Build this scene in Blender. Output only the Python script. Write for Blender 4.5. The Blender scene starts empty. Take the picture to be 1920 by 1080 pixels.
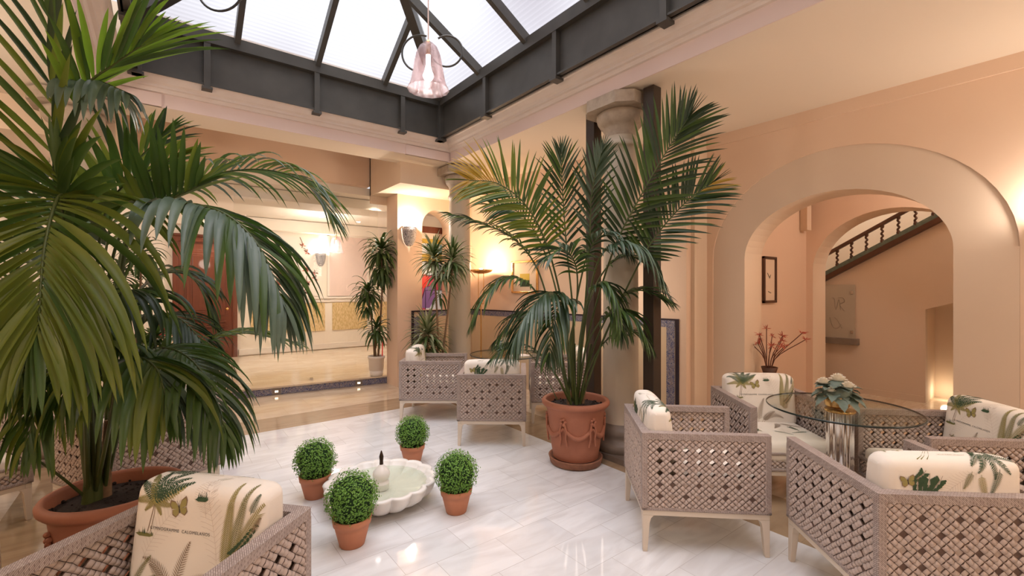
import bpy, math, random
from mathutils import Vector, Matrix, noise
C = bpy.context.scene.collection
PI = math.pi
def R(a): return math.radians(a)

# ------------------------------------------------------------ camera, sky, exposure
FPX = 853.0
EYE = Vector((0, 0, 1.55))
FW = Vector((.610, .792, 0)).normalized()
RT = Vector((FW.y, -FW.x, 0))
cam = bpy.data.cameras.new('camera'); camo = bpy.data.objects.new('camera', cam); C.objects.link(camo)
camo.location = EYE
camo.rotation_euler = (R(90), 0, -math.atan2(FW.x, FW.y))
cam.sensor_width = 36; cam.lens = 36 * FPX / 1920; cam.clip_start = .05
bpy.context.scene.camera = camo
def at(px, py, Z):
    """place measured in the room: view column / row and distance in metres"""
    return EYE + FW * Z + RT * ((px - 960) / FPX * Z) + Vector((0, 0, (540 - py) / FPX * Z))

w = bpy.data.worlds.new('overcast_sky'); bpy.context.scene.world = w; w.use_nodes = True
nt = w.node_tree; bg = nt.nodes['Background']
bg.inputs[0].default_value = (.90, .93, 1.0, 1); bg.inputs[1].default_value = 1.02
vs = bpy.context.scene.view_settings
vs.view_transform = 'Standard'; vs.look = 'None'; vs.gamma = 1; vs.exposure = 0.0; vs.use_curve_mapping = False
WARM = (1, .90, .79)
sn = bpy.data.lights.new('soft_daylight', 'SUN'); sno = bpy.data.objects.new('soft_daylight', sn); C.objects.link(sno)
sn.energy = 8.0; sn.angle = R(70); sn.color = (.97, .98, 1.0); sno.rotation_euler = (R(8), R(-6), 0)
def lamp(name, loc, power, kind='POINT', size=.08, color=WARM, rot=None, spot=None, blend=.6, parent=None):
    d = bpy.data.lights.new(name, kind); o = bpy.data.objects.new(name, d); C.objects.link(o)
    o.location = loc; d.energy = power; d.color = color
    if kind == 'AREA': d.shape = 'DISK'; d.size = size
    else: d.shadow_soft_size = size
    if rot: o.rotation_euler = rot
    if spot: d.spot_size = spot; d.spot_blend = blend
    if parent: o.parent = parent
    return o

# ------------------------------------------------------------ materials
def mat(name, col, rough=.6, metal=0, spec=.5, noise_amt=0, nscale=8, col2=None, bump=0, bscale=40, trans=0, emit=None, estr=0, ior=1.45, coat=0, stretch=None, alpha=1, backtrans=0):
    m = bpy.data.materials.new(name); m.use_nodes = True
    n = m.node_tree.nodes; l = m.node_tree.links; b = n['Principled BSDF']
    b.inputs['Base Color'].default_value = (*col, 1); b.inputs['Roughness'].default_value = rough
    b.inputs['Metallic'].default_value = metal; b.inputs['IOR'].default_value = ior
    b.inputs['Specular IOR Level'].default_value = spec
    b.inputs['Transmission Weight'].default_value = trans
    b.inputs['Coat Weight'].default_value = coat
    if emit: b.inputs['Emission Color'].default_value = (*emit, 1); b.inputs['Emission Strength'].default_value = estr
    tc = n.new('ShaderNodeTexCoord'); src = tc.outputs['Object']
    if stretch:
        mp = n.new('ShaderNodeMapping'); mp.inputs['Scale'].default_value = stretch; l.new(src, mp.inputs[0]); src = mp.outputs[0]
    if col2 is not None:
        t = n.new('ShaderNodeTexNoise'); t.inputs['Scale'].default_value = nscale; t.inputs['Detail'].default_value = 5; l.new(src, t.inputs['Vector'])
        r = n.new('ShaderNodeValToRGB'); r.color_ramp.elements[0].position = .5 - .35 * (1 - noise_amt * .5); r.color_ramp.elements[1].position = .5 + .35 * (1 - noise_amt * .5)
        r.color_ramp.elements[0].color = (*col, 1); r.color_ramp.elements[1].color = (*col2, 1)
        l.new(t.outputs[0], r.inputs[0]); l.new(r.outputs[0], b.inputs['Base Color'])
    if bump:
        t2 = n.new('ShaderNodeTexNoise'); t2.inputs['Scale'].default_value = bscale; t2.inputs['Detail'].default_value = 4; l.new(src, t2.inputs['Vector'])
        bp = n.new('ShaderNodeBump'); bp.inputs['Strength'].default_value = bump; bp.inputs['Distance'].default_value = .01
        l.new(t2.outputs[0], bp.inputs['Height']); l.new(bp.outputs[0], b.inputs['Normal'])
    if backtrans:
        out = n['Material Output']; tr = n.new('ShaderNodeBsdfTranslucent'); mx = n.new('ShaderNodeMixShader')
        tr.inputs[0].default_value = (min(1, col[0] * 2.2), min(1, col[1] * 2.2), min(1, col[2] * 1.6), 1)
        mx.inputs[0].default_value = backtrans; l.new(b.outputs[0], mx.inputs[1]); l.new(tr.outputs[0], mx.inputs[2]); l.new(mx.outputs[0], out.inputs[0])
    return m
def tiles(name, c1, c2, mortar, bw, bh, msize, rough, offset=.5, veins=None, rot=0, squash=1, vec='Object', axis=None):
    m = mat(name, c1, rough); n = m.node_tree.nodes; l = m.node_tree.links; b = n['Principled BSDF']
    tc = n['Texture Coordinate']; mp = n.new('ShaderNodeMapping'); mp.inputs['Rotation'].default_value = (0, 0, rot)
    if axis == 'xz':
        sx = n.new('ShaderNodeSeparateXYZ'); cx = n.new('ShaderNodeCombineXYZ'); l.new(tc.outputs['Object'], sx.inputs[0])
        l.new(sx.outputs[0], cx.inputs[0]); l.new(sx.outputs[2], cx.inputs[1]); l.new(cx.outputs[0], mp.inputs[0])
    else: l.new(tc.outputs['Object'], mp.inputs[0])
    br = n.new('ShaderNodeTexBrick'); br.inputs['Scale'].default_value = 1; br.inputs['Brick Width'].default_value = bw; br.inputs['Row Height'].default_value = bh
    br.inputs['Mortar Size'].default_value = msize; br.inputs['Mortar Smooth'].default_value = .3; br.offset = offset; br.inputs['Bias'].default_value = 0
    br.inputs['Color1'].default_value = (*c1, 1); br.inputs['Color2'].default_value = (*c2, 1); br.inputs['Mortar'].default_value = (*mortar, 1)
    l.new(mp.outputs[0], br.inputs[0]); last = br.outputs[0]
    if veins:
        ns = n.new('ShaderNodeTexNoise'); ns.inputs['Scale'].default_value = 3.2; ns.inputs['Detail'].default_value = 7; ns.inputs['Distortion'].default_value = 1.6
        m2 = n.new('ShaderNodeMapping'); m2.inputs['Scale'].default_value = (.6, 2.2, 1); m2.inputs['Rotation'].default_value = (0, 0, .35)
        l.new(tc.outputs['Object'], m2.inputs[0]); l.new(m2.outputs[0], ns.inputs['Vector'])
        rp = n.new('ShaderNodeValToRGB'); rp.color_ramp.elements[0].position = .42; rp.color_ramp.elements[1].position = .66
        rp.color_ramp.elements[0].color = (0, 0, 0, 1); rp.color_ramp.elements[1].color = (1, 1, 1, 1); l.new(ns.outputs[0], rp.inputs[0])
        mx = n.new('ShaderNodeMix'); mx.data_type = 'RGBA'; mx.inputs['B'].default_value = (*veins, 1)
        mul = n.new('ShaderNodeMath'); mul.operation = 'MULTIPLY'; mul.inputs[1].default_value = .55; l.new(rp.outputs[0], mul.inputs[0])
        l.new(mul.outputs[0], mx.inputs['Factor']); l.new(last, mx.inputs['A']); last = mx.outputs['Result']
    l.new(last, b.inputs['Base Color'])
    return m
M = {}
M['peach'] = mat('peach_plaster', (.80, .575, .42), .75, col2=(.83, .615, .46), nscale=1.3, bump=.04, bscale=25)
M['cream'] = mat('cream_plaster', (.80, .62, .46), .8, col2=(.83, .655, .50), nscale=1.1, bump=.03, bscale=25)
M['beige'] = mat('beige_plaster', (.72, .56, .43), .8, col2=(.75, .60, .47), nscale=1.5, bump=.03, bscale=25)
M['rose'] = mat('rose_white_plaster', (.80, .62, .55), .75, col2=(.83, .66, .60), nscale=2, bump=.03)
M['cornice'] = mat('white_cornice', (.80, .70, .64), .6, col2=(.75, .62, .54), nscale=9)
M['ceil'] = mat('ceiling_paint', (.86, .73, .59), .85)
M['lobbywall'] = mat('lobby_wall_paint', (.88, .79, .68), .75)
M['white'] = mat('white_paint', (.84, .76, .68), .6)
M['steel'] = mat('dark_steel', (.060, .054, .046), .42, metal=.2, col2=(.090, .082, .070), nscale=5)
M['brownsteel'] = mat('brown_steel_post', (.05, .035, .027), .4, metal=.3, col2=(.075, .055, .04), nscale=3)
M['marble'] = tiles('white_marble_tiles', (.83, .83, .83), (.73, .73, .735), (.50, .475, .455), .41, .287, .0018, .055, .45, veins=(.60, .58, .57))
M['brown'] = tiles('brown_marble_strip', (.36, .25, .15), (.42, .30, .19), (.30, .22, .15), 1.1, .56, .002, .08, .3, veins=(.27, .17, .10))
M['beigetile'] = tiles('beige_marble_tiles', (.74, .61, .47), (.66, .53, .40), (.50, .38, .28), .62, .36, .002, .10, .5, veins=(.50, .36, .24))
M['stone'] = mat('column_stone', (.46, .37, .27), .5, col2=(.60, .52, .40), nscale=4, bump=.12, bscale=14, stretch=(1, 1, .35))
M['darkstone'] = mat('dark_base_stone', (.17, .13, .105), .45, col2=(.27, .215, .17), nscale=9, bump=.25, bscale=30)
M['capstone'] = mat('capital_stone', (.34, .26, .19), .7, col2=(.55, .45, .35), nscale=14, bump=.3, bscale=50)
M['bluetile'] = None
M['dado'] = mat('glazed_dado_tile', (.66, .50, .33), .16, col2=(.70, .54, .37), nscale=2, stretch=(3, 3, .4))
M['darktrim'] = mat('dark_tile_edge', (.03, .02, .03), .2)
M['terra'] = mat('terracotta', (.36, .130, .075), .65, col2=(.47, .19, .11), nscale=6, bump=.12, bscale=60)
M['terra2'] = mat('fresh_terracotta', (.50, .19, .10), .7, col2=(.58, .24, .13), nscale=9, bump=.06, bscale=90)
M['terradark'] = mat('weathered_terracotta', (.22, .10, .06), .8, col2=(.42, .19, .11), nscale=22, bump=.3, bscale=80)
M['soil'] = mat('potting_soil', (.012, .009, .008), .9, col2=(.055, .035, .028), nscale=60, bump=1, bscale=120)
M['strap'] = mat('taupe_woven_strap', (.43, .335, .285), .42, col2=(.57, .46, .40), nscale=34)
M['gap'] = mat('weave_shadow_gap', (.16, .105, .085), .8)
M['rail'] = None
M['cushion'] = mat('cream_cushion_fabric', (.86, .78, .68), .85, bump=.05, bscale=260)
M['frond1'] = mat('kentia_leaf_green', (.040, .085, .018), .38, col2=(.085, .14, .03), nscale=7, backtrans=.22)
M['frond2'] = mat('kentia_leaf_olive', (.085, .13, .018), .42, col2=(.19, .20, .03), nscale=5, backtrans=.28)
M['frond3'] = mat('kentia_leaf_bluegreen', (.060, .10, .065), .36, col2=(.13, .18, .125), nscale=6, backtrans=.10)
M['frond5'] = mat('kentia_leaf_backlit_green', (.11, .20, .02), .42, col2=(.20, .30, .035), nscale=6, backtrans=.35)  # brighter copy of the leaf green, backlight put into the colour
M['frond4'] = mat('kentia_leaf_dark', (.018, .04, .016), .35, col2=(.045, .075, .03), nscale=8, backtrans=.12)
M['frondtip'] = mat('kentia_leaf_yellow_tip', (.30, .22, .03), .5, col2=(.42, .24, .05), nscale=12, backtrans=.3)
M['stem'] = mat('palm_stem', (.045, .07, .02), .4, col2=(.10, .12, .03), nscale=9, stretch=(1, 1, .3))
M['husk'] = mat('palm_husk', (.30, .19, .10), .8, col2=(.16, .09, .05), nscale=30)
M['bush'] = mat('small_leaf_green', (.10, .23, .03), .55, col2=(.20, .38, .06), nscale=30, backtrans=.15)
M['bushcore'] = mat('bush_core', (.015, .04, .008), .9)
M['drac'] = mat('dracaena_leaf', (.045, .085, .02), .4, col2=(.10, .15, .05), nscale=14, backtrans=.12)
M['drac2'] = mat('variegated_leaf', (.17, .21, .10), .45, col2=(.46, .47, .30), nscale=30, stretch=(1, 1, .5), backtrans=.12)
M['wood'] = mat('dark_red_wood', (.12, .030, .014), .3, col2=(.20, .055, .025), nscale=5, stretch=(6, 6, .5), coat=.3)
M['darkwood'] = mat('walnut_wood', (.07, .03, .015), .4, col2=(.13, .055, .03), nscale=8)
M['metal'] = mat('champagne_painted_metal', (.70, .60, .49), .4)
M['chrome'] = mat('chrome', (.75, .73, .72), .08, metal=1)
M['brass'] = mat('brass', (.75, .45, .18), .25, metal=1)
M['glass'] = mat('clear_glass', (.93, .97, .95), .0, trans=1, ior=1.45)
M['glassedge'] = mat('glass_edge', (.015, .025, .022), .15)
M['marbleobj'] = mat('carved_white_marble', (.74, .69, .63), .3, col2=(.82, .79, .75), nscale=6, bump=.03)
M['water'] = mat('still_water', (.9, .95, .92), .02, trans=1, ior=1.33)
M['bronze'] = mat('dark_bronze', (.05, .03, .02), .4, metal=.6)
M['bulb'] = mat('lit_bulb', (1, 1, 1), .5, emit=(1, .97, .93), estr=14)
M['warmglow'] = mat('lit_shade', (1, .9, .75), .5, emit=(1, .78, .50), estr=6)
M['white_rose'] = mat('white_petals', (.82, .74, .60), .7, backtrans=.1)
M['greyleaf'] = mat('silver_green_leaf', (.10, .14, .11), .6, col2=(.22, .27, .22), nscale=25, backtrans=.08)
M['redflower'] = mat('red_heliconia', (.50, .08, .05), .6, col2=(.62, .20, .12), nscale=20)
M['twig'] = mat('brown_twig', (.16, .06, .035), .7)
M['redfab'] = mat('red_fabric', (.42, .02, .03), .8)
M['stripefab'] = mat('cream_striped_fabric', (.70, .55, .38), .8)

def glass_thin(name, tint, refl=.08, rough=.02):
    m = bpy.data.materials.new(name); m.use_nodes = True; n = m.node_tree.nodes; l = m.node_tree.links; n.clear()
    out = n.new('ShaderNodeOutputMaterial'); t = n.new('ShaderNodeBsdfTransparent'); g = n.new('ShaderNodeBsdfGlossy'); mx = n.new('ShaderNodeMixShader')
    lw = n.new('ShaderNodeLayerWeight'); lw.inputs[0].default_value = .5
    pw = n.new('ShaderNodeMath'); pw.operation = 'POWER'; pw.inputs[1].default_value = 4; l.new(lw.outputs['Facing'], pw.inputs[0])
    fr = n.new('ShaderNodeMath'); fr.operation = 'MULTIPLY_ADD'; fr.inputs[1].default_value = refl * 3; fr.inputs[2].default_value = .03; fr.use_clamp = True; l.new(pw.outputs[0], fr.inputs[0])
    t.inputs[0].default_value = (*tint, 1); g.inputs['Roughness'].default_value = rough
    l.new(fr.outputs[0], mx.inputs[0]); l.new(t.outputs[0], mx.inputs[1]); l.new(g.outputs[0], mx.inputs[2]); l.new(mx.outputs[0], out.inputs[0])
    return m
M['pane'] = glass_thin('clear_pane', (.97, .97, .95), .10)
M['tableglass'] = glass_thin('table_glass', (.93, .97, .95), .12)
M['basinwater'] = glass_thin('basin_water', (.86, .90, .84), .06)
def poly():
    m = bpy.data.materials.new('ribbed_polycarbonate'); m.use_nodes = True; n = m.node_tree.nodes; l = m.node_tree.links; n.clear()
    out = n.new('ShaderNodeOutputMaterial'); t = n.new('ShaderNodeBsdfTransparent'); d = n.new('ShaderNodeBsdfTranslucent'); mx = n.new('ShaderNodeMixShader')
    tc = n.new('ShaderNodeTexCoord'); wv = n.new('ShaderNodeTexWave'); wv.inputs['Scale'].default_value = 14; wv.bands_direction = 'Z'; l.new(tc.outputs['Object'], wv.inputs[0])
    ns = n.new('ShaderNodeTexNoise'); ns.inputs['Scale'].default_value = .55; ns.inputs['Detail'].default_value = 1; l.new(tc.outputs['Object'], ns.inputs['Vector'])
    r = n.new('ShaderNodeValToRGB'); r.color_ramp.elements[0].position = .25; r.color_ramp.elements[1].position = .62
    r.color_ramp.elements[0].color = (.62, .57, .60, 1); r.color_ramp.elements[1].color = (.93, .92, .93, 1); l.new(ns.outputs[0], r.inputs[0])
    r2 = n.new('ShaderNodeValToRGB'); r2.color_ramp.elements[0].color = (.88, .88, .88, 1); r2.color_ramp.elements[0].position = .1; r2.color_ramp.elements[1].position = .5; l.new(wv.outputs[0], r2.inputs[0])
    mul = n.new('ShaderNodeMix'); mul.data_type = 'RGBA'; mul.blend_type = 'MULTIPLY'; mul.inputs['Factor'].default_value = 1; l.new(r.outputs[0], mul.inputs['A']); l.new(r2.outputs[0], mul.inputs['B'])
    l.new(mul.outputs['Result'], t.inputs[0]); d.inputs[0].default_value = (.85, .85, .86, 1); mx.inputs[0].default_value = .12
    l.new(t.outputs[0], mx.inputs[1]); l.new(d.outputs[0], mx.inputs[2]); l.new(mx.outputs[0], out.inputs[0])
    return m
M['poly'] = poly()
def speckle(name, base, c2, c3, scale, rough=.25):
    m = mat(name, base, rough); n = m.node_tree.nodes; l = m.node_tree.links; tc = n['Texture Coordinate']
    v = n.new('ShaderNodeTexVoronoi'); v.inputs['Scale'].default_value = scale; l.new(tc.outputs['Object'], v.inputs['Vector'])
    ns = n.new('ShaderNodeTexNoise'); ns.inputs['Scale'].default_value = scale * .8; ns.inputs['Distortion'].default_value = 2.5; l.new(tc.outputs['Object'], ns.inputs['Vector'])
    r = n.new('ShaderNodeValToRGB'); e = r.color_ramp.elements; e[0].position = .44; e[0].color = (*base, 1); e[1].position = .56; e[1].color = (*c2, 1)
    x = e.new(.62); x.color = (*c3, 1); l.new(ns.outputs[0], r.inputs[0]); l.new(r.outputs[0], n['Principled BSDF'].inputs['Base Color'])
    return m
M['bluetile'] = speckle('blue_arabesque_tile', (.05, .06, .16), (.45, .42, .42), (.16, .10, .10), 55)
M['crystal'] = speckle('crystal_beads', (.22, .20, .23), (.90, .88, .86), (.06, .05, .07), 42, .1)
def railmat():
    """fine diagonal braid on every side of a rail"""
    m = mat('braided_rail', (.42, .34, .31), .55); n = m.node_tree.nodes; l = m.node_tree.links; tc = n['Texture Coordinate']
    sp = n.new('ShaderNodeSeparateXYZ'); l.new(tc.outputs['Object'], sp.inputs[0]); cb = n.new('ShaderNodeCombineXYZ')
    def mth(op, a, b):
        q = n.new('ShaderNodeMath'); q.operation = op; l.new(a, q.inputs[0]); l.new(b, q.inputs[1]); return q.outputs[0]
    sm = mth('ADD', sp.outputs[0], sp.outputs[1]); df = mth('SUBTRACT', sp.outputs[0], sp.outputs[1]); zz = mth('ADD', df, sp.outputs[2])
    l.new(sm, cb.inputs[0]); l.new(zz, cb.inputs[1])
    br = n.new('ShaderNodeTexBrick'); br.inputs['Scale'].default_value = 1; br.inputs['Brick Width'].default_value = .026; br.inputs['Row Height'].default_value = .0085; br.inputs['Mortar Size'].default_value = .0011; br.inputs['Mortar Smooth'].default_value = .6
    br.inputs['Color1'].default_value = (.50, .41, .365, 1); br.inputs['Color2'].default_value = (.38, .30, .265, 1); br.inputs['Mortar'].default_value = (.13, .085, .07, 1)
    l.new(cb.outputs[0], br.inputs[0]); l.new(br.outputs[0], n['Principled BSDF'].inputs['Base Color'])
    bp = n.new('ShaderNodeBump'); bp.inputs['Strength'].default_value = .6; bp.inputs['Distance'].default_value = .003; bp.invert = True
    l.new(br.outputs['Fac'], bp.inputs['Height']); l.new(bp.outputs[0], n['Principled BSDF'].inputs['Normal'])
    return m
M['rail'] = railmat()
def stripes(name, cols, scale, axis='X'):
    m = mat(name, cols[0], .6); n = m.node_tree.nodes; l = m.node_tree.links; tc = n['Texture Coordinate']
    v = n.new('ShaderNodeTexNoise'); v.inputs['Scale'].default_value = scale; v.inputs['Detail'].default_value = 2; mp = n.new('ShaderNodeMapping')
    mp.inputs['Scale'].default_value = (1, 1, .25); l.new(tc.outputs['Object'], mp.inputs[0]); l.new(mp.outputs[0], v.inputs['Vector'])
    r = n.new('ShaderNodeValToRGB'); r.color_ramp.interpolation = 'LINEAR'; r.color_ramp.elements[0].position = .4; r.color_ramp.elements[1].position = .6
    r.color_ramp.elements[0].color = (*cols[0], 1); r.color_ramp.elements[1].color = (*cols[1], 1); l.new(v.outputs[0], r.inputs[0]); l.new(r.outputs[0], n['Principled BSDF'].inputs['Base Color'])
    return m
M['goldreed'] = stripes('golden_reed_panel', ((.60, .42, .18), (.78, .60, .34)), 60)
INK = {'green': mat('print_dark_green', (.045, .085, .04), .85), 'olive': mat('print_olive', (.20, .19, .06), .85), 'gold': mat('print_gold_green', (.34, .29, .10), .85),
       'faint': mat('print_faint_line', (.62, .52, .44), .85), 'brown': mat('print_brown', (.25, .16, .09), .85), 'ink': mat('print_black', (.05, .045, .04), .85)}

# ------------------------------------------------------------ mesh building
class MB:
    def __init__(s): s.v = []; s.f = []; s.m = []; s.sm = []; s.T = None
    def add(s, vs, fs, mi=0, smooth=False):
        b = len(s.v)
        s.v += [tuple(s.T @ Vector(p)) if s.T is not None else tuple(p) for p in vs]
        for f in fs: s.f.append([b + i for i in f]); s.m.append(mi); s.sm.append(smooth)
    def box(s, a, b, mi=0):
        x0, y0, z0 = a; x1, y1, z1 = b
        s.add([(x0,y0,z0),(x1,y0,z0),(x1,y1,z0),(x0,y1,z0),(x0,y0,z1),(x1,y0,z1),(x1,y1,z1),(x0,y1,z1)],
              [(0,3,2,1),(4,5,6,7),(0,1,5,4),(1,2,6,5),(2,3,7,6),(3,0,4,7)], mi)
    def prism(s, pts, z0, z1, mi=0, smooth=False):
        n = len(pts)
        s.add([(*p, z0) for p in pts] + [(*p, z1) for p in pts],
              [tuple(range(n))[::-1], tuple(range(n, 2*n))], mi)
        s.add([(*p, z0) for p in pts] + [(*p, z1) for p in pts], [(i, (i+1) % n, n + (i+1) % n, n + i) for i in range(n)], mi, smooth)
    def lathe(s, prof, cx=0, cy=0, n=32, mi=0, smooth=True, scal=None, caps=True):
        vs = []; fs = []
        for k, (r, z) in enumerate(prof):
            for i in range(n):
                a = 2*PI*i/n; rr = r * (scal(a, k) if scal else 1)
                vs.append((cx + rr*math.cos(a), cy + rr*math.sin(a), z))
        for k in range(len(prof)-1):
            for i in range(n):
                j = (i+1) % n; fs.append((k*n+i, k*n+j, (k+1)*n+j, (k+1)*n+i))
        s.add(vs, fs, mi, smooth)
        if caps:
            if prof[0][0] > 1e-4: s.add(vs[:n], [tuple(range(n))[::-1]], mi)
            if prof[-1][0] > 1e-4: s.add(vs[-n:], [tuple(range(n))], mi)
    def tube(s, pts, r, n=8, mi=0, closed=False, rs=None, smooth=True):
        pts = [Vector(p) for p in pts]; N = len(pts); vs = []; fs = []
        up = Vector((0, 0, 1)); prev = None
        for k, p in enumerate(pts):
            if closed: t = pts[(k+1) % N] - pts[k-1]
            else: t = pts[min(k+1, N-1)] - pts[max(k-1, 0)]
            t.normalize()
            a = prev if prev is not None else (up.cross(t) if abs(t.z) < .95 else Vector((1, 0, 0)).cross(t))
            a = a - t * a.dot(t); a.normalize(); b = t.cross(a); prev = a
            rr = rs[k] if rs else r
            for i in range(n):
                g = 2*PI*i/n; vs.append(p + a*math.cos(g)*rr + b*math.sin(g)*rr)
        for k in range(N if closed else N-1):
            k2 = (k+1) % N
            for i in range(n):
                j = (i+1) % n; fs.append((k*n+i, k*n+j, k2*n+j, k2*n+i))
        s.add(vs, fs, mi, smooth)
        if not closed: s.add(vs[:n], [tuple(range(n))[::-1]], mi); s.add(vs[-n:], [tuple(range(n))], mi)
    def bar(s, a, b, w, h, mi=0, up=(0,0,1)):
        a = Vector(a); b = Vector(b); t = (b-a).normalized(); sd = t.cross(Vector(up)).normalized(); u = sd.cross(t)
        vs = [p + sd*sx*w/2 + u*sz*h/2 for p in (a, b) for sx, sz in ((-1,-1),(1,-1),(1,1),(-1,1))]
        s.add(vs, [(0,1,2,3)[::-1],(4,5,6,7),(0,1,5,4)[::1],(1,2,6,5),(2,3,7,6),(3,0,4,7)], mi)
    def sphere(s, c, r, n=16, m=10, mi=0, sz=1):
        prof = [(max(1e-5, r*math.sin(PI*k/m)), c[2] - sz*r*math.cos(PI*k/m)) for k in range(m+1)]
        s.lathe(prof, c[0], c[1], n, mi, True, caps=False)
    def build(s, name, mats, parent=None, bevel=0, loc=None):
        me = bpy.data.meshes.new(name); me.from_pydata([tuple(v) for v in s.v], [], s.f)
        if not isinstance(mats, (list, tuple)): mats = [mats]
        for m in mats: me.materials.append(M[m] if isinstance(m, str) else m)
        me.polygons.foreach_set('material_index', s.m); me.polygons.foreach_set('use_smooth', s.sm); me.update()
        o = bpy.data.objects.new(name, me); C.objects.link(o)
        if parent: o.parent = parent
        if loc: o.location = loc
        if bevel:
            bv = o.modifiers.new('bevel', 'BEVEL'); bv.width = bevel; bv.segments = 2; bv.limit_method = 'ANGLE'
        return o
def struct(o): o['kind'] = 'structure'; return o
def tag(o, label, cat, group=None, kind=None):
    o['label'] = label; o['category'] = cat
    if group: o['group'] = group
    if kind: o['kind'] = kind
    return o
def thing(name, label, cat, loc=(0,0,0), rz=0, group=None):
    o = bpy.data.objects.new(name, None); C.objects.link(o); o.location = loc; o.rotation_euler = (0, 0, rz); o.empty_display_size = .1
    return tag(o, label, cat, group)
def copy_tree(o, parent=None):
    c = o.copy(); C.objects.link(c); c.parent = parent
    for ch in list(o.children): copy_tree(ch, c)
    return c
def spline(pts, n):
    """Catmull-Rom through the points"""
    P = [Vector(p) for p in pts]; P = [P[0]*2-P[1]] + P + [P[-1]*2-P[-2]]; out = []; seg = len(P)-3
    for i in range(n+1):
        t = i/n*seg; k = min(int(t), seg-1); t -= k; a, b, c, d = P[k:k+4]
        out.append(.5*((2*b) + (c-a)*t + (2*a-5*b+4*c-d)*t*t + (-a+3*b-3*c+d)*t**3))
    return out

# ------------------------------------------------------------ the setting
CH = 3.32        # gallery ceiling
def arch_pts(a0, a1, zs, zt, n=28):
    c = (a0+a1)/2; h = (a1-a0)/2
    return [(c - h*math.cos(PI*i/n), zs + (zt-zs)*math.sin(PI*i/n)) for i in range(n+1)]
def arch_wall(mb, u0, u1, v0, v1, z1, a0, a1, zs, zt, axis='V', z0=0, zb=0, mi=0, mj=0):
    """wall slab between depth u0..u1, running v0..v1 to height z1, opening a0..a1 with arched head; zb sill"""
    ap = arch_pts(a0, a1, zs, zt)
    def P(d, t, z): return (d, t, z) if axis == 'V' else (t, d, z)
    for d in (u0, u1):
        q = [P(d,v0,z0),P(d,a0,z0),P(d,a0,z1),P(d,v0,z1)]; mb.add(q, [(0,1,2,3)], mi)
        q = [P(d,a1,z0),P(d,v1,z0),P(d,v1,z1),P(d,a1,z1)]; mb.add(q, [(0,1,2,3)], mi)
        n = len(ap); vs = [P(d, t, z) for t, z in ap] + [P(d, t, z1) for t, z in ap]
        mb.add(vs, [(i, i+1, n+i+1, n+i) for i in range(n-1)], mi)
        if zb > z0: mb.add([P(d,a0,z0),P(d,a1,z0),P(d,a1,zb),P(d,a0,zb)], [(0,1,2,3)], mi)
    loop = [(a0, zb)] + ap + [(a1, zb)]
    for i in range(len(loop)-1):
        (t0, y0), (t1, y1) = loop[i], loop[i+1]
        mb.add([P(u0,t0,y0),P(u0,t1,y1),P(u1,t1,y1),P(u1,t0,y0)], [(0,1,2,3)], mj, 0 < i < len(loop)-2)
    if zb > z0: mb.add([P(u0,a0,zb),P(u0,a1,zb),P(u1,a1,zb),P(u1,a0,zb)], [(0,1,2,3)], mj)
    for t in (v0, v1): mb.add([P(u0,t,z0),P(u1,t,z0),P(u1,t,z1),P(u0,t,z1)], [(0,1,2,3)], mi)
    mb.add([P(u0,v0,z1),P(u1,v0,z1),P(u1,v1,z1),P(u0,v1,z1)], [(0,1,2,3)], mi)

# floor: white court, brown border, beige gallery
f = MB(); a0, a1, b0, b1 = -.30, 3.08, -.4, 5.51; k = .55
f.add([(a0,b0,0),(a1,b0,0),(a1,b1,0),(a0,b1,0)], [(0,1,2,3)], 0)
def ring(x0,x1,y0,y1,X0,X1,Y0,Y1,mi):
    f.add([(X0,Y0,0),(X1,Y0,0),(X1,Y1,0),(X0,Y1,0),(x0,y0,0),(x1,y0,0),(x1,y1,0),(x0,y1,0)], [(0,1,5,4),(1,2,6,5),(2,3,7,6),(3,0,4,7)], mi)
ring(a0,a1,b0,b1, a0-k,a1+k,b0-k,b1+k,1)
ring(a0-k,a1+k,b0-k,b1+k, -3.2,9.6,-3.6,7.9,2)
struct(f.build('floor', ['marble', 'brown', 'beigetile']))
def stepV(u): return 7.476 - .115*u
f = MB(); f.prism([(-3.2, stepV(-3.2)-.0), (2.93, stepV(2.93)), (6.2, stepV(2.93)), (6.2, 11.2), (-3.2, 11.2)], 0, .10)
struct(f.build('floor_lobby', 'beigetile'))
f = MB(); f.prism([(-3.2, stepV(-3.2)-.025), (2.93, stepV(2.93)-.025), (2.93, stepV(2.93)+.30), (-3.2, stepV(-3.2)+.30)], .10, .125)
struct(f.build('trim_1', 'beigetile', bevel=.005))
f = MB(); f.prism([(-3.2, stepV(-3.2)-.012), (2.93, stepV(2.93)-.012), (2.93, stepV(2.93)), (-3.2, stepV(-3.2))], .003, .10)
struct(f.build('trim_2', 'bluetile'))

# right wall with arched opening
wr = MB(); arch_wall(wr, 5.12, 5.16, -3.6, 2.906, CH, .38, 2.79, 1.87, 2.90)
struct(wr.build('wall_right', 'peach'))
wr = MB(); arch_wall(wr, 5.135, 5.54, .30, 2.90, 3.1, .745, 2.43, 1.87, 2.49, mj=1)
struct(wr.build('wall_right_arch', ['beige', 'cream']))
wr = MB(); wr.box((5.118, .381, 0), (5.136, .744, 1.865)); struct(wr.build('trim_3', 'beige'))
wr = MB(); wr.prism([(4.756,2.906),(5.54,2.906),(5.54,6.72),(4.27,6.72)], 0, CH); struct(wr.build('wall_right_far', 'peach'))
wr = MB(); wr.box((4.85, 2.86, 0), (5.119, 2.905, CH)); struct(wr.build('trim_4', 'cream'))
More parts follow.
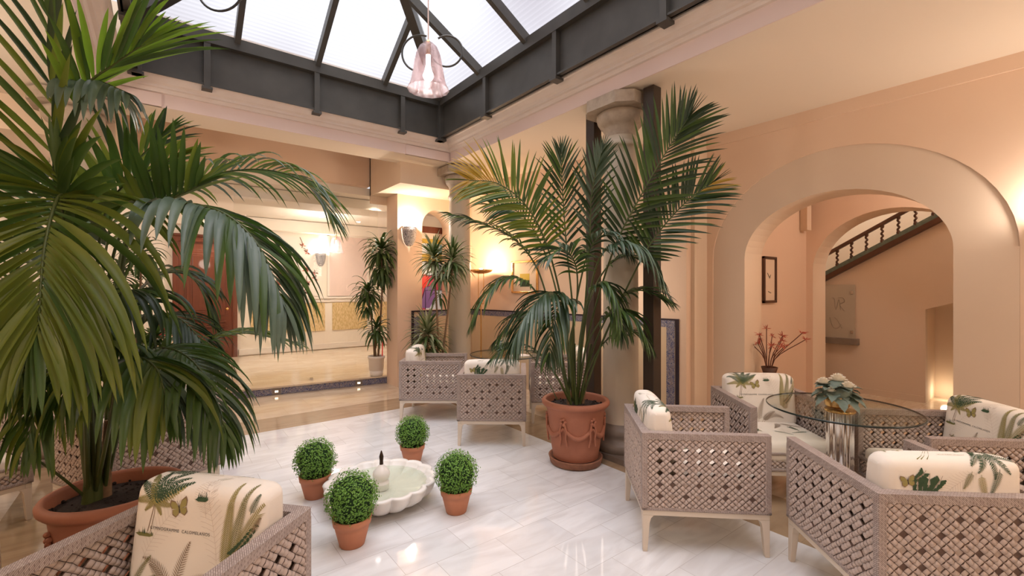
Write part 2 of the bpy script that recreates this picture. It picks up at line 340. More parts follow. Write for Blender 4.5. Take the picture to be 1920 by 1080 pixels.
# dado of glazed tiles on the far right wall, with a blue border
def wallU(v): return 4.756 - (v-2.906)*(.486/3.794)
def strip(v0, v1, z0, z1, off, th): return [(wallU(v0)-off, v0), (wallU(v0)-off-th, v0), (wallU(v1)-off-th, v1), (wallU(v1)-off, v1)], z0, z1
f = MB(); p, z0, z1 = strip(3.02, 6.69, 0, 1.09, 0, .006); f.prism(p, z0, z1); struct(f.build('trim_5', 'dado'))
f = MB(); p, z0, z1 = strip(3.14, 6.69, 1.09, 1.17, 0, .010); f.prism(p, z0, z1); p, z0, z1 = strip(3.04, 3.14, 0, 1.17, 0, .010); f.prism(p, z0, z1)
struct(f.build('trim_6', 'bluetile'))
f = MB(); p, z0, z1 = strip(2.99, 6.69, 1.17, 1.19, 0, .014); f.prism(p, z0, z1); p, z0, z1 = strip(2.99, 3.03, 0, 1.17, 0, .014); f.prism(p, z0, z1)
struct(f.build('trim_7', 'darktrim'))
# rooms beyond the arch
f = MB(); f.box((5.54, 2.48, 0), (7.0, 2.9, 3.3)); struct(f.build('wall_corridor_left', 'peach'))
f = MB(); f.box((5.54, -1.5, 0), (7.46, -1.3, 3.3)); struct(f.build('wall_corridor_right', 'peach'))
f = MB(); arch_wall(f, 7.0, 7.46, -1.3, 3.6, 3.3, .72, 2.40, 1.80, 2.52, mj=1); struct(f.build('wall_corridor_far', ['peach', 'cream']))
f = MB(); f.box((5.1, -1.5, 3.2), (7.46, 3.0, 3.4)); struct(f.build('ceiling_corridor', 'peach'))
# vault rib on the corridor wall
f = MB(); rib = [(6.78, 2.475), (6.86, 2.475), (6.89, 2.38), (6.75, 2.38)]; f.prism(rib, 2.32, 3.2); struct(f.build('trim_8', 'cream'))
US = 8.17; ZA, ZB = 1.66, 2.42; VA, VB = 2.63, 1.318
def sz(v): return ZA + (VA - v) * (ZB-ZA)/(VA-VB)
f = MB()
def quadw(v0, v1, zb0, zb1, zt0, zt1):
    vs = [(US,v0,zb0),(US,v1,zb1),(US,v1,zt1),(US,v0,zt0),(US+.12,v0,zb0),(US+.12,v1,zb1),(US+.12,v1,zt1),(US+.12,v0,zt0)]
    f.add(vs, [(0,1,2,3),(4,5,6,7),(0,1,5,4),(3,2,6,7),(1,2,6,5),(0,3,7,4)])
quadw(3.6, 1.46, 0, 0, sz(3.6), sz(1.46)); quadw(1.46, .55, 1.26, 1.58, sz(1.46), sz(.55)); quadw(.55, -1.3, 0, 0, sz(.55), sz(-1.3))
struct(f.build('wall_stair', 'beige'))
f = MB(); f.box((9.3, -1.5, 0), (9.45, 3.8, 4.6)); struct(f.build('wall_stair_far', 'lobbywall'))
f = MB(); f.box((7.46, 3.6, 0), (9.4, 3.75, 4.6)); struct(f.build('wall_stair_left', 'lobbywall'))
f = MB(); f.box((7.46, -1.5, 0), (9.4, -1.3, 4.6)); struct(f.build('wall_stair_right', 'lobbywall'))
f = MB(); f.box((7.3, -1.5, 3.9), (9.45, 3.75, 4.0)); struct(f.build('ceiling_stair', 'cream'))
f = MB(); f.box((7.2, -1.3, 3.3), (7.46, 3.6, 4.6)); struct(f.build('wall_stair_near', 'cream'))
f = MB(); f.box((8.75, .5, 0), (8.85, 1.6, 1.62)); f.box((8.29, 1.46, 0), (8.8, 1.56, 1.3)); f.box((8.29, .45, 0), (8.8, .55, 1.6)); struct(f.build('wall_under_stair', 'cream'))
f = MB(); f.box((US-.015, 1.47, 0), (US, 3.59, .085)); struct(f.build('baseboard_stair', 'beige'))

# back wall (arched niche) and the lobby behind
f = MB(); arch_wall(f, 6.70, 7.12, 2.91, 4.30, 3.02, 3.33, 3.93, 2.55, 2.84, axis='U', zb=1.18, mj=1); struct(f.build('wall_back', ['peach', 'cream']))
f = MB(); f.box((3.18, 6.69, 0), (4.26, 6.70, 1.09)); struct(f.build('trim_9', 'dado'))
f = MB(); f.box((3.28, 6.684, 1.09), (4.26, 6.699, 1.17)); f.box((3.18, 6.684, 0), (3.28, 6.699, 1.09)); struct(f.build('trim_10', 'bluetile'))
f = MB(); f.box((3.14, 6.68, 1.17), (4.26, 6.699, 1.19)); f.box((3.14, 6.68, 0), (3.18, 6.699, 1.17)); struct(f.build('trim_11', 'darktrim'))
f = MB(); f.box((2.64, 5.98, 3.02), (4.8, 7.16, 3.9)); struct(f.build('ceiling_back_corner', 'cream'))
f = MB(); f.box((2.64, 7.12, 2.9), (6.2, 7.16, 3.9)); struct(f.build('wall_back_upper', 'cream'))
f = MB(); f.box((-3.2, 7.16, 3.17), (2.64, 7.4, 4.0)); struct(f.build('wall_header', 'peach'))
f = MB(); f.box((-3.2, 6.10, 3.0), (-.37, 7.16, 3.95)); struct(f.build('ceiling_back_left', 'cream'))
f = MB(); f.box((-.4, 6.08, 3.95), (2.7, 7.4, 4.05)); struct(f.build('ceiling_recess', 'cream'))
f = MB(); f.box((-3.2, 11.2, 0), (6.2, 11.4, 3.2)); struct(f.build('wall_lobby_back', 'lobbywall'))
f = MB(); f.box((-3.35, 7.2, 0), (-3.2, 11.4, 3.2)); struct(f.build('wall_lobby_left', 'peach'))
f = MB(); f.box((6.1, 7.12, 0), (6.3, 11.4, 3.2)); struct(f.build('wall_lobby_right', 'lobbywall'))
f = MB(); f.box((-3.3, 7.3, 3.05), (6.3, 11.4, 3.17)); struct(f.build('ceiling_lobby', 'lobbywall'))
f = MB(); f.box((-3.2, 7.62, 2.88), (6.1, 8.3, 3.04)); f.box((-3.2, 10.9, 2.80), (6.1, 11.19, 3.04)); struct(f.build('ceiling_lobby_drop', 'lobbywall'))
f = MB(); f.box((1.45, 11.15, 1.30), (6.1, 11.2, 1.345)); f.box((1.45, 11.175, 1.22), (6.1, 11.2, 1.30)); struct(f.build('trim_12', 'white'))
for i, (x0, x1) in enumerate(((1.52, 2.32), (2.50, 3.05), (3.22, 4.05), (4.25, 5.2))):
    f = MB(); f.box((x0, 11.18, .55), (x1, 11.2, 1.20)); struct(f.build('trim_%d' % (13+i), 'goldreed'))
f = MB(); f.box((1.3, 11.17, .12), (6.1, 11.2, .24)); struct(f.build('baseboard_lobby', 'white'))

# galleries: walls and ceilings round the court
f = MB(); f.box((3.235, -3.6, CH), (5.54, 6.1, CH+.5)); struct(f.build('ceiling_right', 'ceil'))
f = MB(); f.box((-3.2, -3.6, CH), (-.45, 6.1, CH+.5)); struct(f.build('ceiling_left', 'ceil'))
f = MB(); f.box((-.45, -3.6, CH), (3.235, -.6, CH+.5)); struct(f.build('ceiling_near', 'ceil'))
f = MB(); f.box((-.45, 5.63, CH), (3.235, 6.09, CH+.7)); struct(f.build('ceiling_beam_back', 'ceil'))
f = MB(); f.box((-3.35, -3.6, 0), (-3.2, 7.75, 4)); struct(f.build('wall_left', 'cream'))
f = MB(); f.box((-3.2, -3.75, 0), (5.3, -3.6, 4)); struct(f.build('wall_near', 'cream'))
# fascia and cornice, mitred profile swept round the opening
X0, X1, Y0, Y1 = -.45, 3.235, -.6, 5.63
def sweep(mb, prof, mi=0):
    """prof: list of (inset, z) swept round the court opening"""
    rings = [[(X0+i, Y0+i, z), (X1-i, Y0+i, z), (X1-i, Y1-i, z), (X0+i, Y1-i, z)] for i, z in prof]
    for a, b in zip(rings, rings[1:]):
        for k in range(4):
            j = (k+1) % 4; mb.add([a[k], a[j], b[j], b[k]], [(0,1,2,3)], mi)
f = MB(); sweep(f, [(0, CH), (.012, CH), (.012, CH+.135), (.0, CH+.135)]); struct(f.build('trim_20', 'rose'))
f = MB(); sweep(f, [(.0, CH+.13), (.035, CH+.135), (.045, CH+.15), (.05, CH+.165), (.075, CH+.17), (.08, CH+.19), (.11, CH+.205), (.135, CH+.235), (.145, CH+.245), (.165, CH+.25), (.165, CH+.275), (.0, CH+.30)])
struct(f.build('trim_21', 'cornice'))
# upstand behind the steel
f = MB(); sweep(f, [(.02, CH+.24), (.02, CH+.9), (-.1, CH+.9)]); struct(f.build('wall_upstand', 'cream'))
# back fascia: shallow pilaster strips at the ends
f = MB(); f.box((2.55, 5.60, CH-.0), (3.2, 5.635, CH+.12)); f.box((-.4, 5.60, CH), (-.0, 5.635, CH+.12)); struct(f.build('trim_22', 'rose'))
# ------------------------------------------------------------ skylight
SX0, SX1, SY0, SY1, SZ0, SZ1 = -.22, 3.02, -.30, 5.50, 3.575, 4.10
sky = thing('skylight', 'dark steel hipped skylight with ribbed translucent panels over the court', 'skylight', (1.4, 2.6, SZ0))
def L(p): return Vector(p) - Vector(sky.location)
def part(mb, name, mats, **k):
    mb.v = [tuple(L(p)) for p in mb.v]; return mb.build(name, mats, sky, **k)
cor = [(SX0, SY0), (SX1, SY0), (SX1, SY1), (SX0, SY1)]
for i in range(4):
    a, b = cor[i], cor[(i+1) % 4]; d = (Vector(b) - Vector(a)).normalized(); nrm = Vector((-d.y, d.x))   # inward
    def q(p, off): return (p[0] + nrm.x*off, p[1] + nrm.y*off)
    m = MB()
    def beam(o0, o1, z0, z1, ext=0):
        pts = [q(a, o0), q(b, o0), q(b, o1), q(a, o1)]; m.prism(pts, z0, z1)
    beam(-.015, 0, SZ0, SZ1); beam(-.03, .045, SZ0-.0, SZ0+.018); beam(-.03, .06, SZ1-.10, SZ1+.02)
    bm = part(m, 'beam', 'steel')
    ln = (Vector(b) - Vector(a)).length
    sp = 1.04 if i in (0, 2) else 1.19; ns = int(ln / sp)
    for k in range(-1, ns+2):
        tpos = (.045 if k == -1 else ln-.045 if k == ns+1 else (k+.5 - ns/2)*sp*1.0 + ln/2)
        if not .04 <= tpos <= ln-.04: continue
        p = Vector(a) + d*tpos; m = MB()
        e = [(p + d*x + nrm*y) for x, y in ((-.028,0),(.028,0),(.028,.055),(-.028,.055))]
        m.prism([tuple(v) for v in e], SZ0-.02, SZ1-.09)
        e = [(p + d*x + nrm*y) for x, y in ((-.045,-.03),(.045,-.03),(.045,.075),(-.045,.075))]
        m.prism([tuple(v) for v in e], SZ0-.045, SZ0-.02)
        part(m, 'stiffener', 'steel')
for (x, y) in cor:
    m = MB(); m.box((x-.05, y-.05, SZ0-.01), (x+.05, y+.05, SZ1+.02)); part(m, 'corner_post', 'steel')
SL = .6; XM = (SX0+SX1)/2; HW = (SX1-SX0)/2; APY1 = SY1-HW; APY0 = SY0+HW; ZR = SZ1 + .02; ZT = ZR + HW*SL
def roofz(x, y): return ZR + SL*min(x-SX0, SX1-x, y-SY0, SY1-y)
def rafter(p, q, w=.055, h=.10):
    m = MB(); m.bar((p[0], p[1], roofz(*p)-.03), (q[0], q[1], roofz(*q)-.03), w, h); return part(m, 'rafter', 'steel')
for c, ap in ((cor[0], (XM, APY0)), (cor[1], (XM, APY0)), (cor[2], (XM, APY1)), (cor[3], (XM, APY1))): rafter(c, ap, .10, .14)
m = MB(); m.bar((XM, APY0, ZT-.03), (XM, APY1, ZT-.03), .10, .14); part(m, 'ridge_beam', 'steel')
for y in (4.5, 3.63, 2.76, 1.89, 1.02, .15):
    for s, xe in ((1, SX1), (-1, SX0)):
        dmax = min(HW, abs(SY1-y), abs(y-SY0)); rafter((xe, y), (xe - s*dmax, y))
for x in (-.05+.67, 1.408, 2.20):
    for s, ye in ((1, SY1), (-1, SY0)):
        dmax = min(x-SX0, SX1-x); rafter((x, ye), (x, ye - s*dmax))
# glazing: one ribbed pane for each slope
def pane(pts):
    m = MB(); vs = [(x, y, roofz(x, y)+.03) for x, y in pts]; n = len(vs)
    vs2 = [(x, y, z+.012) for x, y, z in vs]
    m.add(vs+vs2, [tuple(range(n))[::-1], tuple(range(n, 2*n))] + [(i, (i+1)%n, n+(i+1)%n, n+i) for i in range(n)]); return part(m, 'pane', 'poly')
pane([cor[3], cor[2], (XM, APY1)]); pane([cor[0], cor[1], (XM, APY0)])
pane([cor[1], cor[2], (XM, APY1), (XM, APY0)]); pane([cor[0], cor[3], (XM, APY1), (XM, APY0)])
# curled tie bars in the corners
def scroll(c, r, ax, a0, a1):
    m = MB(); ax = Vector(ax).normalized(); up = Vector((0,0,1))
    pts = [Vector(c) + ax*math.cos(R(a))*r + up*math.sin(R(a))*r for a in [a0 + (a1-a0)*k/24 for k in range(25)]]
    m.tube(pts, .011, 8); part(m, 'scroll_bar', 'steel')
scroll(at(788, 100, 5.0), .20, (RT.x, RT.y, 0), 70, 250)
scroll(at(838, 96, 5.0), .17, (RT.x, RT.y, 0), 125, -150)
scroll(at(413, -22, 4.3), .215, (RT.x, RT.y, 0), 150, 380)

# ------------------------------------------------------------ columns and posts
def column(x, y, label, group):
    t = thing('stone_column', label, 'column', (x, y, 0), 0, group)
    m = MB(); m.lathe([(.185, .30), (.172, .34), (.165, .5), (.163, 1.4), (.158, 2.2), (.152, 2.78), (.150, 2.86), (.165, 2.865), (.170, 2.89), (.162, 2.91), (.150, 2.92), (.150, 2.965)], n=40)
    m.build('shaft', 'stone', t)
    m = MB(); m.prism([(-.27,-.27),(.27,-.27),(.27,.27),(-.27,.27)], 0, .05)
    m.lathe([(.25,.05),(.265,.08),(.265,.11),(.25,.14),(.225,.15),(.215,.18),(.225,.20),(.228,.23),(.215,.26),(.20,.27),(.19,.30)], n=40)
    m.build('base', 'darkstone', t)
    m = MB(); m.lathe([(.150,2.965),(.152,3.02),(.165,3.04),(.165,3.055),(.19,3.07),(.215,3.11),(.225,3.15),(.22,3.18),(.20,3.195)], n=40)
    m.build('capital', 'capstone', t)
    m = MB(); q = .285; c_ = .12; m.prism([(-q,-q+c_),(-q+c_,-q),(q-c_,-q),(q,-q+c_),(q,q-c_),(q-c_,q),(-q+c_,q),(-q,q-c_)], 3.195, 3.30); m.build('abacus', 'capstone', t, bevel=.008)
    return t
column(3.45, 2.79, 'thick stone column standing right behind the big terracotta palm pot', 'stone columns at the corners of the court')
column(3.50, 5.82, 'slim looking stone column beside the arched niche at the far corner', 'stone columns at the corners of the court')
column(-.65, 5.85, 'stone column behind the foliage of the big palm at left', 'stone columns at the corners of the court')
column(-.71, 2.84, 'stone column whose pale edge just shows at the left border', 'stone columns at the corners of the court')
def post(x, y, label):
    t = thing('steel_post', label, 'post', (x, y, 0), 0, 'brown steel posts beside the stone column')
    m = MB(); m.box((-.055,-.055,.008), (.055,.055,CH-.01)); m.build('shaft', 'brownsteel', t, bevel=.004)
    m = MB(); m.box((-.058,-.058,0), (.058,.058,.010)); m.build('base_plate', 'brownsteel', t)
post(3.42, 2.42, 'dark brown square steel post right of the stone column')
post(3.46, 3.14, 'dark brown square steel post left of the stone column')
# pier and curved brackets over the far column
m = MB(); m.box((3.26, 5.64, CH-.0), (3.7, 6.0, CH+.1)); struct(m.build('trim_23', 'peach'))

# ------------------------------------------------------------ door, glass screen, niche, stair
d = thing('panelled_door', 'dark red carved wooden door in the lobby back wall', 'door', (.717, 11.18, .10))
m = MB(); W2 = .55; H = 2.48
m.box((-W2,-.06,0), (-W2+.09,.02,H)); m.box((W2-.09,-.06,0), (W2,.02,H)); m.box((-W2,-.07,H-.10), (W2,.02,H)); m.box((-W2-.03,-.09,H), (W2+.03,.02,H+.05)); m.build('frame', 'wood', d, bevel=.008)
m = MB(); m.box((-W2+.09,-.035,0), (W2-.09,.01,H-.10)); lf = m.build('leaf', 'wood', d)
def panel(x0, x1, z0, z1):
    m = MB()
    for k, (e, y) in enumerate(((0, -.05), (.03, -.065), (.06, -.05), (.09, -.075), (.13, -.09))):
        m.box((x0+e, y, z0+e), (x1-e, -.03, z1-e))
    return m.build('panel', 'wood', lf, bevel=.006)
panel(-.40, .40, .12, .62); panel(-.36, .36, .86, H-.25)
m = MB()
for k, (w_, z) in enumerate(((.36,.66),(.33,.69),(.30,.72),(.34,.75),(.24,.79),(.20,.82),(.15,.85))): m.box((-w_,-.10-.008*(k%2),z), (w_,-.03,z+.022))
m.build('moulding', 'wood', lf, bevel=.004)
m = MB(); m.tube([(.36,-.03,1.02),(.36,-.09,1.02)], .014, 10); m.sphere((.36,-.10,1.02), .032); m.build('door_knob', 'brass', d)

g = thing('glass_screen', 'frameless clear glass screen standing on the lobby step', 'glass screen', (1.87, 7.52, .102))
m = MB(); m.box((-1.06, -.006, 0), (1.04, .006, 2.92)); m.build('pane', 'pane', g)
for x in (-1.0, -.02, .98):
    m = MB(); m.box((x-.02, -.016, 0), (x+.02, .016, .05)); m.build('clamp', 'chrome', g)

def step_light(u, label):
    t = thing('step_light', label, 'light', (u, stepV(u)-.013, .05), math.atan2(-.115, 1), 'square lights set in the tiled step')
    m = MB(); m.box((-.055,-.006,-.045), (.055,0,.045)); m.build('plate', 'darkstone', t)
    m = MB(); m.box((-.02,-.009,-.012), (.02,-.005,.012)); m.build('lens', 'warmglow', t)
step_light(1.32, 'small square light in the blue tiled step, left one'); step_light(2.47, 'small square light in the blue tiled step, right one by the planter')

# painting with red branches
p = thing('floral_painting', 'tall white painting of red flowering branches on the lobby wall', 'painting', (2.30, 11.19, 1.36))
m = MB(); m.box((-.62,-.02,0), (.62,0,1.35)); m.build('canvas', 'white', p)
m = MB(); rng = random.Random(4)
def tw(a, b, r0=.006): m.tube([a, ((a[0]+b[0])/2+rng.uniform(-.03,.03), a[1], (a[2]+b[2])/2), b], r0, 5, 1)
for k in range(34):
    x = rng.uniform(-.55,.55); z = rng.uniform(.05,1.2); 
    if rng.random() > .45 + .6*(z < .6): continue
    tw((x,-.024,z), (x+rng.uniform(-.15,.15),-.024,z+rng.uniform(.05,.2)))
    for j in range(7):
        a = rng.uniform(0, 2*PI); r = rng.uniform(.05,.10); c = Vector((x,-.026,z)); dd = Vector((math.cos(a),0,math.sin(a))); s_ = Vector((-dd.z,0,dd.x))
        m.add([c, c+dd*r*.5+s_*.012, c+dd*r, c+dd*r*.5-s_*.012], [(0,1,2,3)], rng.choice((0,0,1)))
m.build('red_branches', ['redflower', 'twig'], p)
p2 = thing('plain_wall_panel', 'tall plain pinkish panel beside the red branch painting', 'wall panel', (3.6, 11.19, 1.36))
m = MB(); m.box((-.45,-.02,0),(.45,0,1.42)); m.build('board', 'rose', p2); m = MB()
for a,b in (((-.5,-.03,0),(-.45,0,1.47)),((.45,-.03,0),(.5,0,1.47)),((-.5,-.03,1.42),(.5,0,1.47))): m.box(a,b)
m.build('frame', 'white', p2)

# coloured window in the arched niche
n_ = thing('stained_glass_window', 'colourful leaded window seen through the arched niche in the back wall', 'window', (3.63, 7.22, 1.15))
cols = {'teal': (.25,.42,.42), 'rosy': (.50,.07,.12), 'red': (.70,.05,.04), 'ochre': (.55,.36,.06), 'pale': (.62,.66,.68), 'violet': (.22,.12,.30)}
for k_, c_ in cols.items(): M['sg_'+k_] = mat('stained_'+k_, c_, .2, emit=c_, estr=.25)
m = MB(); m.box((-.34,0,0), (.34,.02,.62), 1); m.box((-.34,0,.62), (.34,.02,1.18), 4); m.box((-.34,-.002,1.18), (.34,.02,1.26), 3); m.box((-.34,-.002,.86), (.34,.02,1.0), 3); m.box((.02,-.003,0),(.34,.02,.36),4)
m.add([(.0+.10*math.cos(2*PI*i/24), -.006, .52+.12*math.sin(2*PI*i/24)) for i in range(24)], [tuple(range(24))], 2)
m.add([(x,-.005,z) for x,z in ((-.1,.05),(.02,.42),(.16,.44),(.25,.3),(.1,.05))], [(0,1,2,3,4)], 5)
m.box((.06,-.004,1.0), (.34,.02,1.18), 0)
m.build('coloured_glass', ['sg_teal','sg_rosy','sg_red','sg_ochre','sg_pale','sg_violet'], n_)
m = MB(); m.box((-.38,-.03,1.26),(.38,.03,1.36)); m.box((-.38,-.03,-.04),(.38,.03,0)); m.box((-.38,-.03,0),(-.34,.03,1.3)); m.box((.34,-.03,0),(.38,.03,1.3)); m.build('frame', 'white', n_)
m = MB(); m.box((-.42,-.05,1.36),(.42,.04,1.47)); m.build('lintel', 'wood', n_)
m = MB()
for pts in ([(-.28,.05),(-.28,.3),(-.2,.36),(-.2,.62)], [(-.1,.05),(.02,.42),(.16,.44),(.25,.3)], [(-.34,.62),(.34,.62)], [(.02,0),(.02,.36),(.34,.36)], [(-.34,.86),(.34,.86)], [(.06,1.0),(.06,1.18)]):
    m.tube([(x,-.008,z) for x,z in pts], .006, 6)
m.build('leading', 'darktrim', n_)

# staircase: string board, handrail, turned balusters
st = thing('stair_balustrade', 'dark wooden stair balustrade with twisted balusters seen through the arch', 'balustrade', (US, 2.0, 1.6))
def LS(p): return Vector(p) - Vector(st.location)
def sl(v): return ZA + (VA-v)*(ZB-ZA)/(VA-VB)
m = MB(); m.bar(LS((US+.0,3.3,sl(3.3)+.03)), LS((US+.0,-.2,sl(-.2)+.03)), .16, .07); m.build('lower_string', 'darkwood', st, bevel=.006)
m = MB(); m.bar(LS((US+.03,3.3,sl(3.3)+.115)), LS((US+.03,-.2,sl(-.2)+.115)), .10, .055); m.build('tread_edge', 'greyleaf', st)
m = MB(); m.bar(LS((US+.0,3.3,sl(3.3)+.40)), LS((US+.0,-.2,sl(-.2)+.40)), .07, .05); m.build('handrail', 'darkwood', st, bevel=.01)
for k in range(14):
    v = 3.2 - k*.182; m = MB(); z0 = sl(v)+.13; z1 = sl(v)+.385; H_ = z1-z0
    pts = [(US + .009*math.cos(t*5*PI), v + .009*math.sin(t*5*PI), z0 + H_*(.18+.64*t)) for t in [i/28 for i in range(29)]]
    m.tube([LS(p_) for p_ in pts], .014, 8)
    m.lathe([(.022,z0-1.6),(.024,z0-1.6+.03),(.016,z0-1.6+.05)], 0, v-2.0, 10); m.lathe([(.016,z1-1.6-.05),(.024,z1-1.6-.03),(.022,z1-1.6)], 0, v-2.0, 10)
    m.build('baluster', 'darkwood', st)
# etched glass hatch with stone sill
h = thing('glass_hatch', 'etched glass hatch with monogram over a stone sill under the stairs', 'glass hatch', (US-.03, 2.44, .80))
m = MB(); m.box((-.005,-.20,.0), (.005,.22,.80)); M['frost'] = mat('etched_glass', (.50,.43,.34), .35); m.build('pane', 'frost', h)
for z in (.09, .68):
    m = MB(); m.box((-.025,-.185,z-.02), (-.003,-.15,z+.025)); m.build('clip', 'chrome', h, bevel=.004)
M['etch'] = mat('etched_line', (.36,.30,.23), .6)
m = MB()
def stroke(pts): m.tube([(-.008, -x, z) for x, z in spline([(a_, b_, 0) for a_, b_ in pts], 14) and [(q_.x, q_.y) for q_ in spline([(a_, b_, 0) for a_, b_ in pts], 14)]], .004, 5)
stroke([(-.09,.60),(-.06,.58),(-.04,.42),(0,.58),(.02,.42)]); stroke([(-.01,.60),(.05,.60),(.07,.54),(.01,.50),(.07,.40)]); stroke([(-.12,.30),(-.08,.16),(-.02,.14),(.03,.20)]); stroke([(-.06,.30),(-.02,.26),(.04,.14)])
m.build('monogram', 'etch', h)
m = MB(); m.box((-.10,-.25,-.09), (.03,.25,-.0)); m.build('sill', 'darkstone', h, bevel=.004)

# pictures
def picture(name, label, w_, h_, loc, rz, fm, draw):
    t = thing(name, label, 'picture', loc, rz); f_ = .03
    m = MB(); m.box((-w_/2,-.03,0),(-w_/2+f_,0,h_)); m.box((w_/2-f_,-.03,0),(w_/2,0,h_)); m.box((-w_/2,-.03,0),(w_/2,0,f_)); m.box((-w_/2,-.03,h_-f_),(w_/2,0,h_)); m.build('frame', fm, t, bevel=.004)
    m = MB(); m.box((-w_/2+f_,-.012,f_),(w_/2-f_,-.002,h_-f_)); m.build('mount', 'cream', t)
    m = MB(); draw(m); m.build('print', ['etch', 'sg_ochre', 'frond4'], t); return t
def dr1(m): m.tube([(-.06,-.015,.36),(0,-.015,.30),(.02,-.015,.34)], .005, 5); m.tube([(-.04,-.015,.14),(.03,-.015,.12)], .005, 5)
picture('framed_drawing', 'dark framed drawing on the corridor wall behind the arch', .34, .56, (5.84, 2.477, 1.37), 0, 'darkwood', dr1)
def dr2(m): m.box((-.10,-.014,.10),(.10,-.011,.20),2); m.box((-.10,-.014,.20),(.10,-.011,.30),1)
ang = math.atan2(-.486, 3.794)
vpic = 5.42; picture('gilt_picture', 'gold framed landscape picture on the far right wall behind palm leaves', .55, .50, (wallU(vpic)-.002, vpic, 1.47), R(-90)+math.atan(.486/3.794), 'brass', dr2)
m = MB(); m.box((-.011,-.04,0),(0,.04,.09)); sw = m.build('light_switch', 'white', loc=(wallU(3.25)-.008, 3.36, .75)); tag(sw, 'white light switch on the tiled wall beside the steel post', 'switch')

# ------------------------------------------------------------ lamps
def sconce(x, y, z, rz, label, power=14, grp='crystal bowl wall sconces'):
    t = thing('wall_sconce', label, 'wall lamp', (x, y, z), rz, grp)
    m = MB(); n = 20; prof = [(.02,-.16),(.055,-.14),(.085,-.09),(.105,-.02),(.115,.07),(.12,.14)]
    vs = []; fs = []
    for r, zz in prof:
        for i in range(n+1): a = PI*i/n; vs.append((r*math.cos(a), -r*math.sin(a), zz))
    for k in range(len(prof)-1):
        for i in range(n): q = k*(n+1)+i; fs.append((q, q+1, q+n+2, q+n+1))
    m.add(vs, fs, 0, True); o = m.build('crystal_bowl', 'crystal', t); s_ = o.modifiers.new('solid', 'SOLIDIFY'); s_.thickness = .004
    m = MB(); m.box((-.125,-.012,.13),(.125,0,.15)); m.box((-.03,-.01,-.1),(.03,0,.1)); m.build('back_plate', 'chrome', t)
    m = MB(); m.sphere((0,-.05,.08), .03); m.build('bulb', 'bulb', t)
    lamp('sconce_light', (x + .09*math.sin(rz), y - .09*math.cos(rz), z+.19), power, size=.05)
    return t
sconce(3.10, 6.695, 2.37, 0, 'crystal bowl sconce glowing on the back wall beside the arched niche', 22)
sconce(2.95, 11.195, 2.22, 0, 'small crystal sconce on the lobby wall, standing in for a reflection in the glass screen', 16)  # added sconce and light where the glass only mirrors one
sconce(5.115, .12, 1.95, R(-90), 'crystal sconce on the right wall beyond the big arch', 22)

def pendant(x, y, z, label, s=1.0, top=4.6, cordm='rose'):
    """z: height of the rim"""
    t = thing('pendant_lamp', label, 'pendant lamp', (x, y, z), 0, 'bell shaped glass pendants')
    m = MB(); prof = [(.150,0),(.135,.02),(.120,.07),(.108,.14),(.098,.20),(.085,.26),(.065,.305),(.035,.335),(.012,.345)]
    m.lathe([(r*s, zz*s) for r, zz in prof], n=48, scal=lambda a, k: 1+.022*math.cos(a*14), caps=False); o = m.build('glass_shade', 'bellglass', t)
    s_ = o.modifiers.new('solid', 'SOLIDIFY'); s_.thickness = .003
    m = MB(); m.tube([(0,0,.345*s),(0,0,top-z)], .005, 8); m.build('cord', cordm, t)
    m = MB(); m.lathe([(.018*s,.25*s),(.02*s,.30*s),(.02*s,.34*s),(.008*s,.36*s)], n=16); m.build('lamp_holder', 'brass', t)
    m = MB(); m.sphere((0,0,.10*s), .038*s); m.lathe([(.03*s,.12*s),(.016*s,.18*s),(.016*s,.25*s)], n=14); m.build('bulb', 'bulb', t)
    return t
def bell():
    m = bpy.data.materials.new('striped_bell_glass'); m.use_nodes = True; n = m.node_tree.nodes; l = m.node_tree.links; n.clear()
    out = n.new('ShaderNodeOutputMaterial'); t = n.new('ShaderNodeBsdfTransparent'); g = n.new('ShaderNodeBsdfPrincipled'); mx = n.new('ShaderNodeMixShader')
    tc = n.new('ShaderNodeTexCoord'); mp = n.new('ShaderNodeMapping'); mp.inputs['Scale'].default_value = (1, 1, .12); ns = n.new('ShaderNodeTexNoise'); ns.inputs['Scale'].default_value = 34; ns.inputs['Detail'].default_value = 3
    l.new(tc.outputs['Object'], mp.inputs[0]); l.new(mp.outputs[0], ns.inputs['Vector'])
    r = n.new('ShaderNodeValToRGB'); r.color_ramp.elements[0].position = .42; r.color_ramp.elements[1].position = .6; r.color_ramp.elements[0].color = (.36,.25,.25,1); r.color_ramp.elements[1].color = (.62,.58,.60,1)
    l.new(ns.outputs[0], r.inputs[0]); l.new(r.outputs[0], g.inputs['Base Color']); g.inputs['Roughness'].default_value = .06
    t.inputs[0].default_value = (.93,.86,.85,1); mx.inputs[0].default_value = .27; l.new(t.outputs[0], mx.inputs[1]); l.new(g.outputs[0], mx.inputs[2]); l.new(mx.outputs[0], out.inputs[0]); return m
M['bellglass'] = bell()
P = at(803, 168, 3.30)
pendant(P.x, P.y, P.z, 'pink and clear striped glass bell pendant hanging below the skylight', 1.0, roofz(P.x, P.y)-.02)
lamp('pendant_light', (P.x, P.y, P.z-.02), 2, size=.05, color=(1,.95,.9))
P = at(630, 474, 9.3); pendant(P.x, P.y, P.z, 'small glass bell pendant in the lobby, standing in for a lamp reflected in the glass screen', 1.0, 3.04)  # solid pendant in place of a reflection; it and its light are added
lamp('pendant_light', (P.x, P.y, P.z+.02), 8, size=.05)

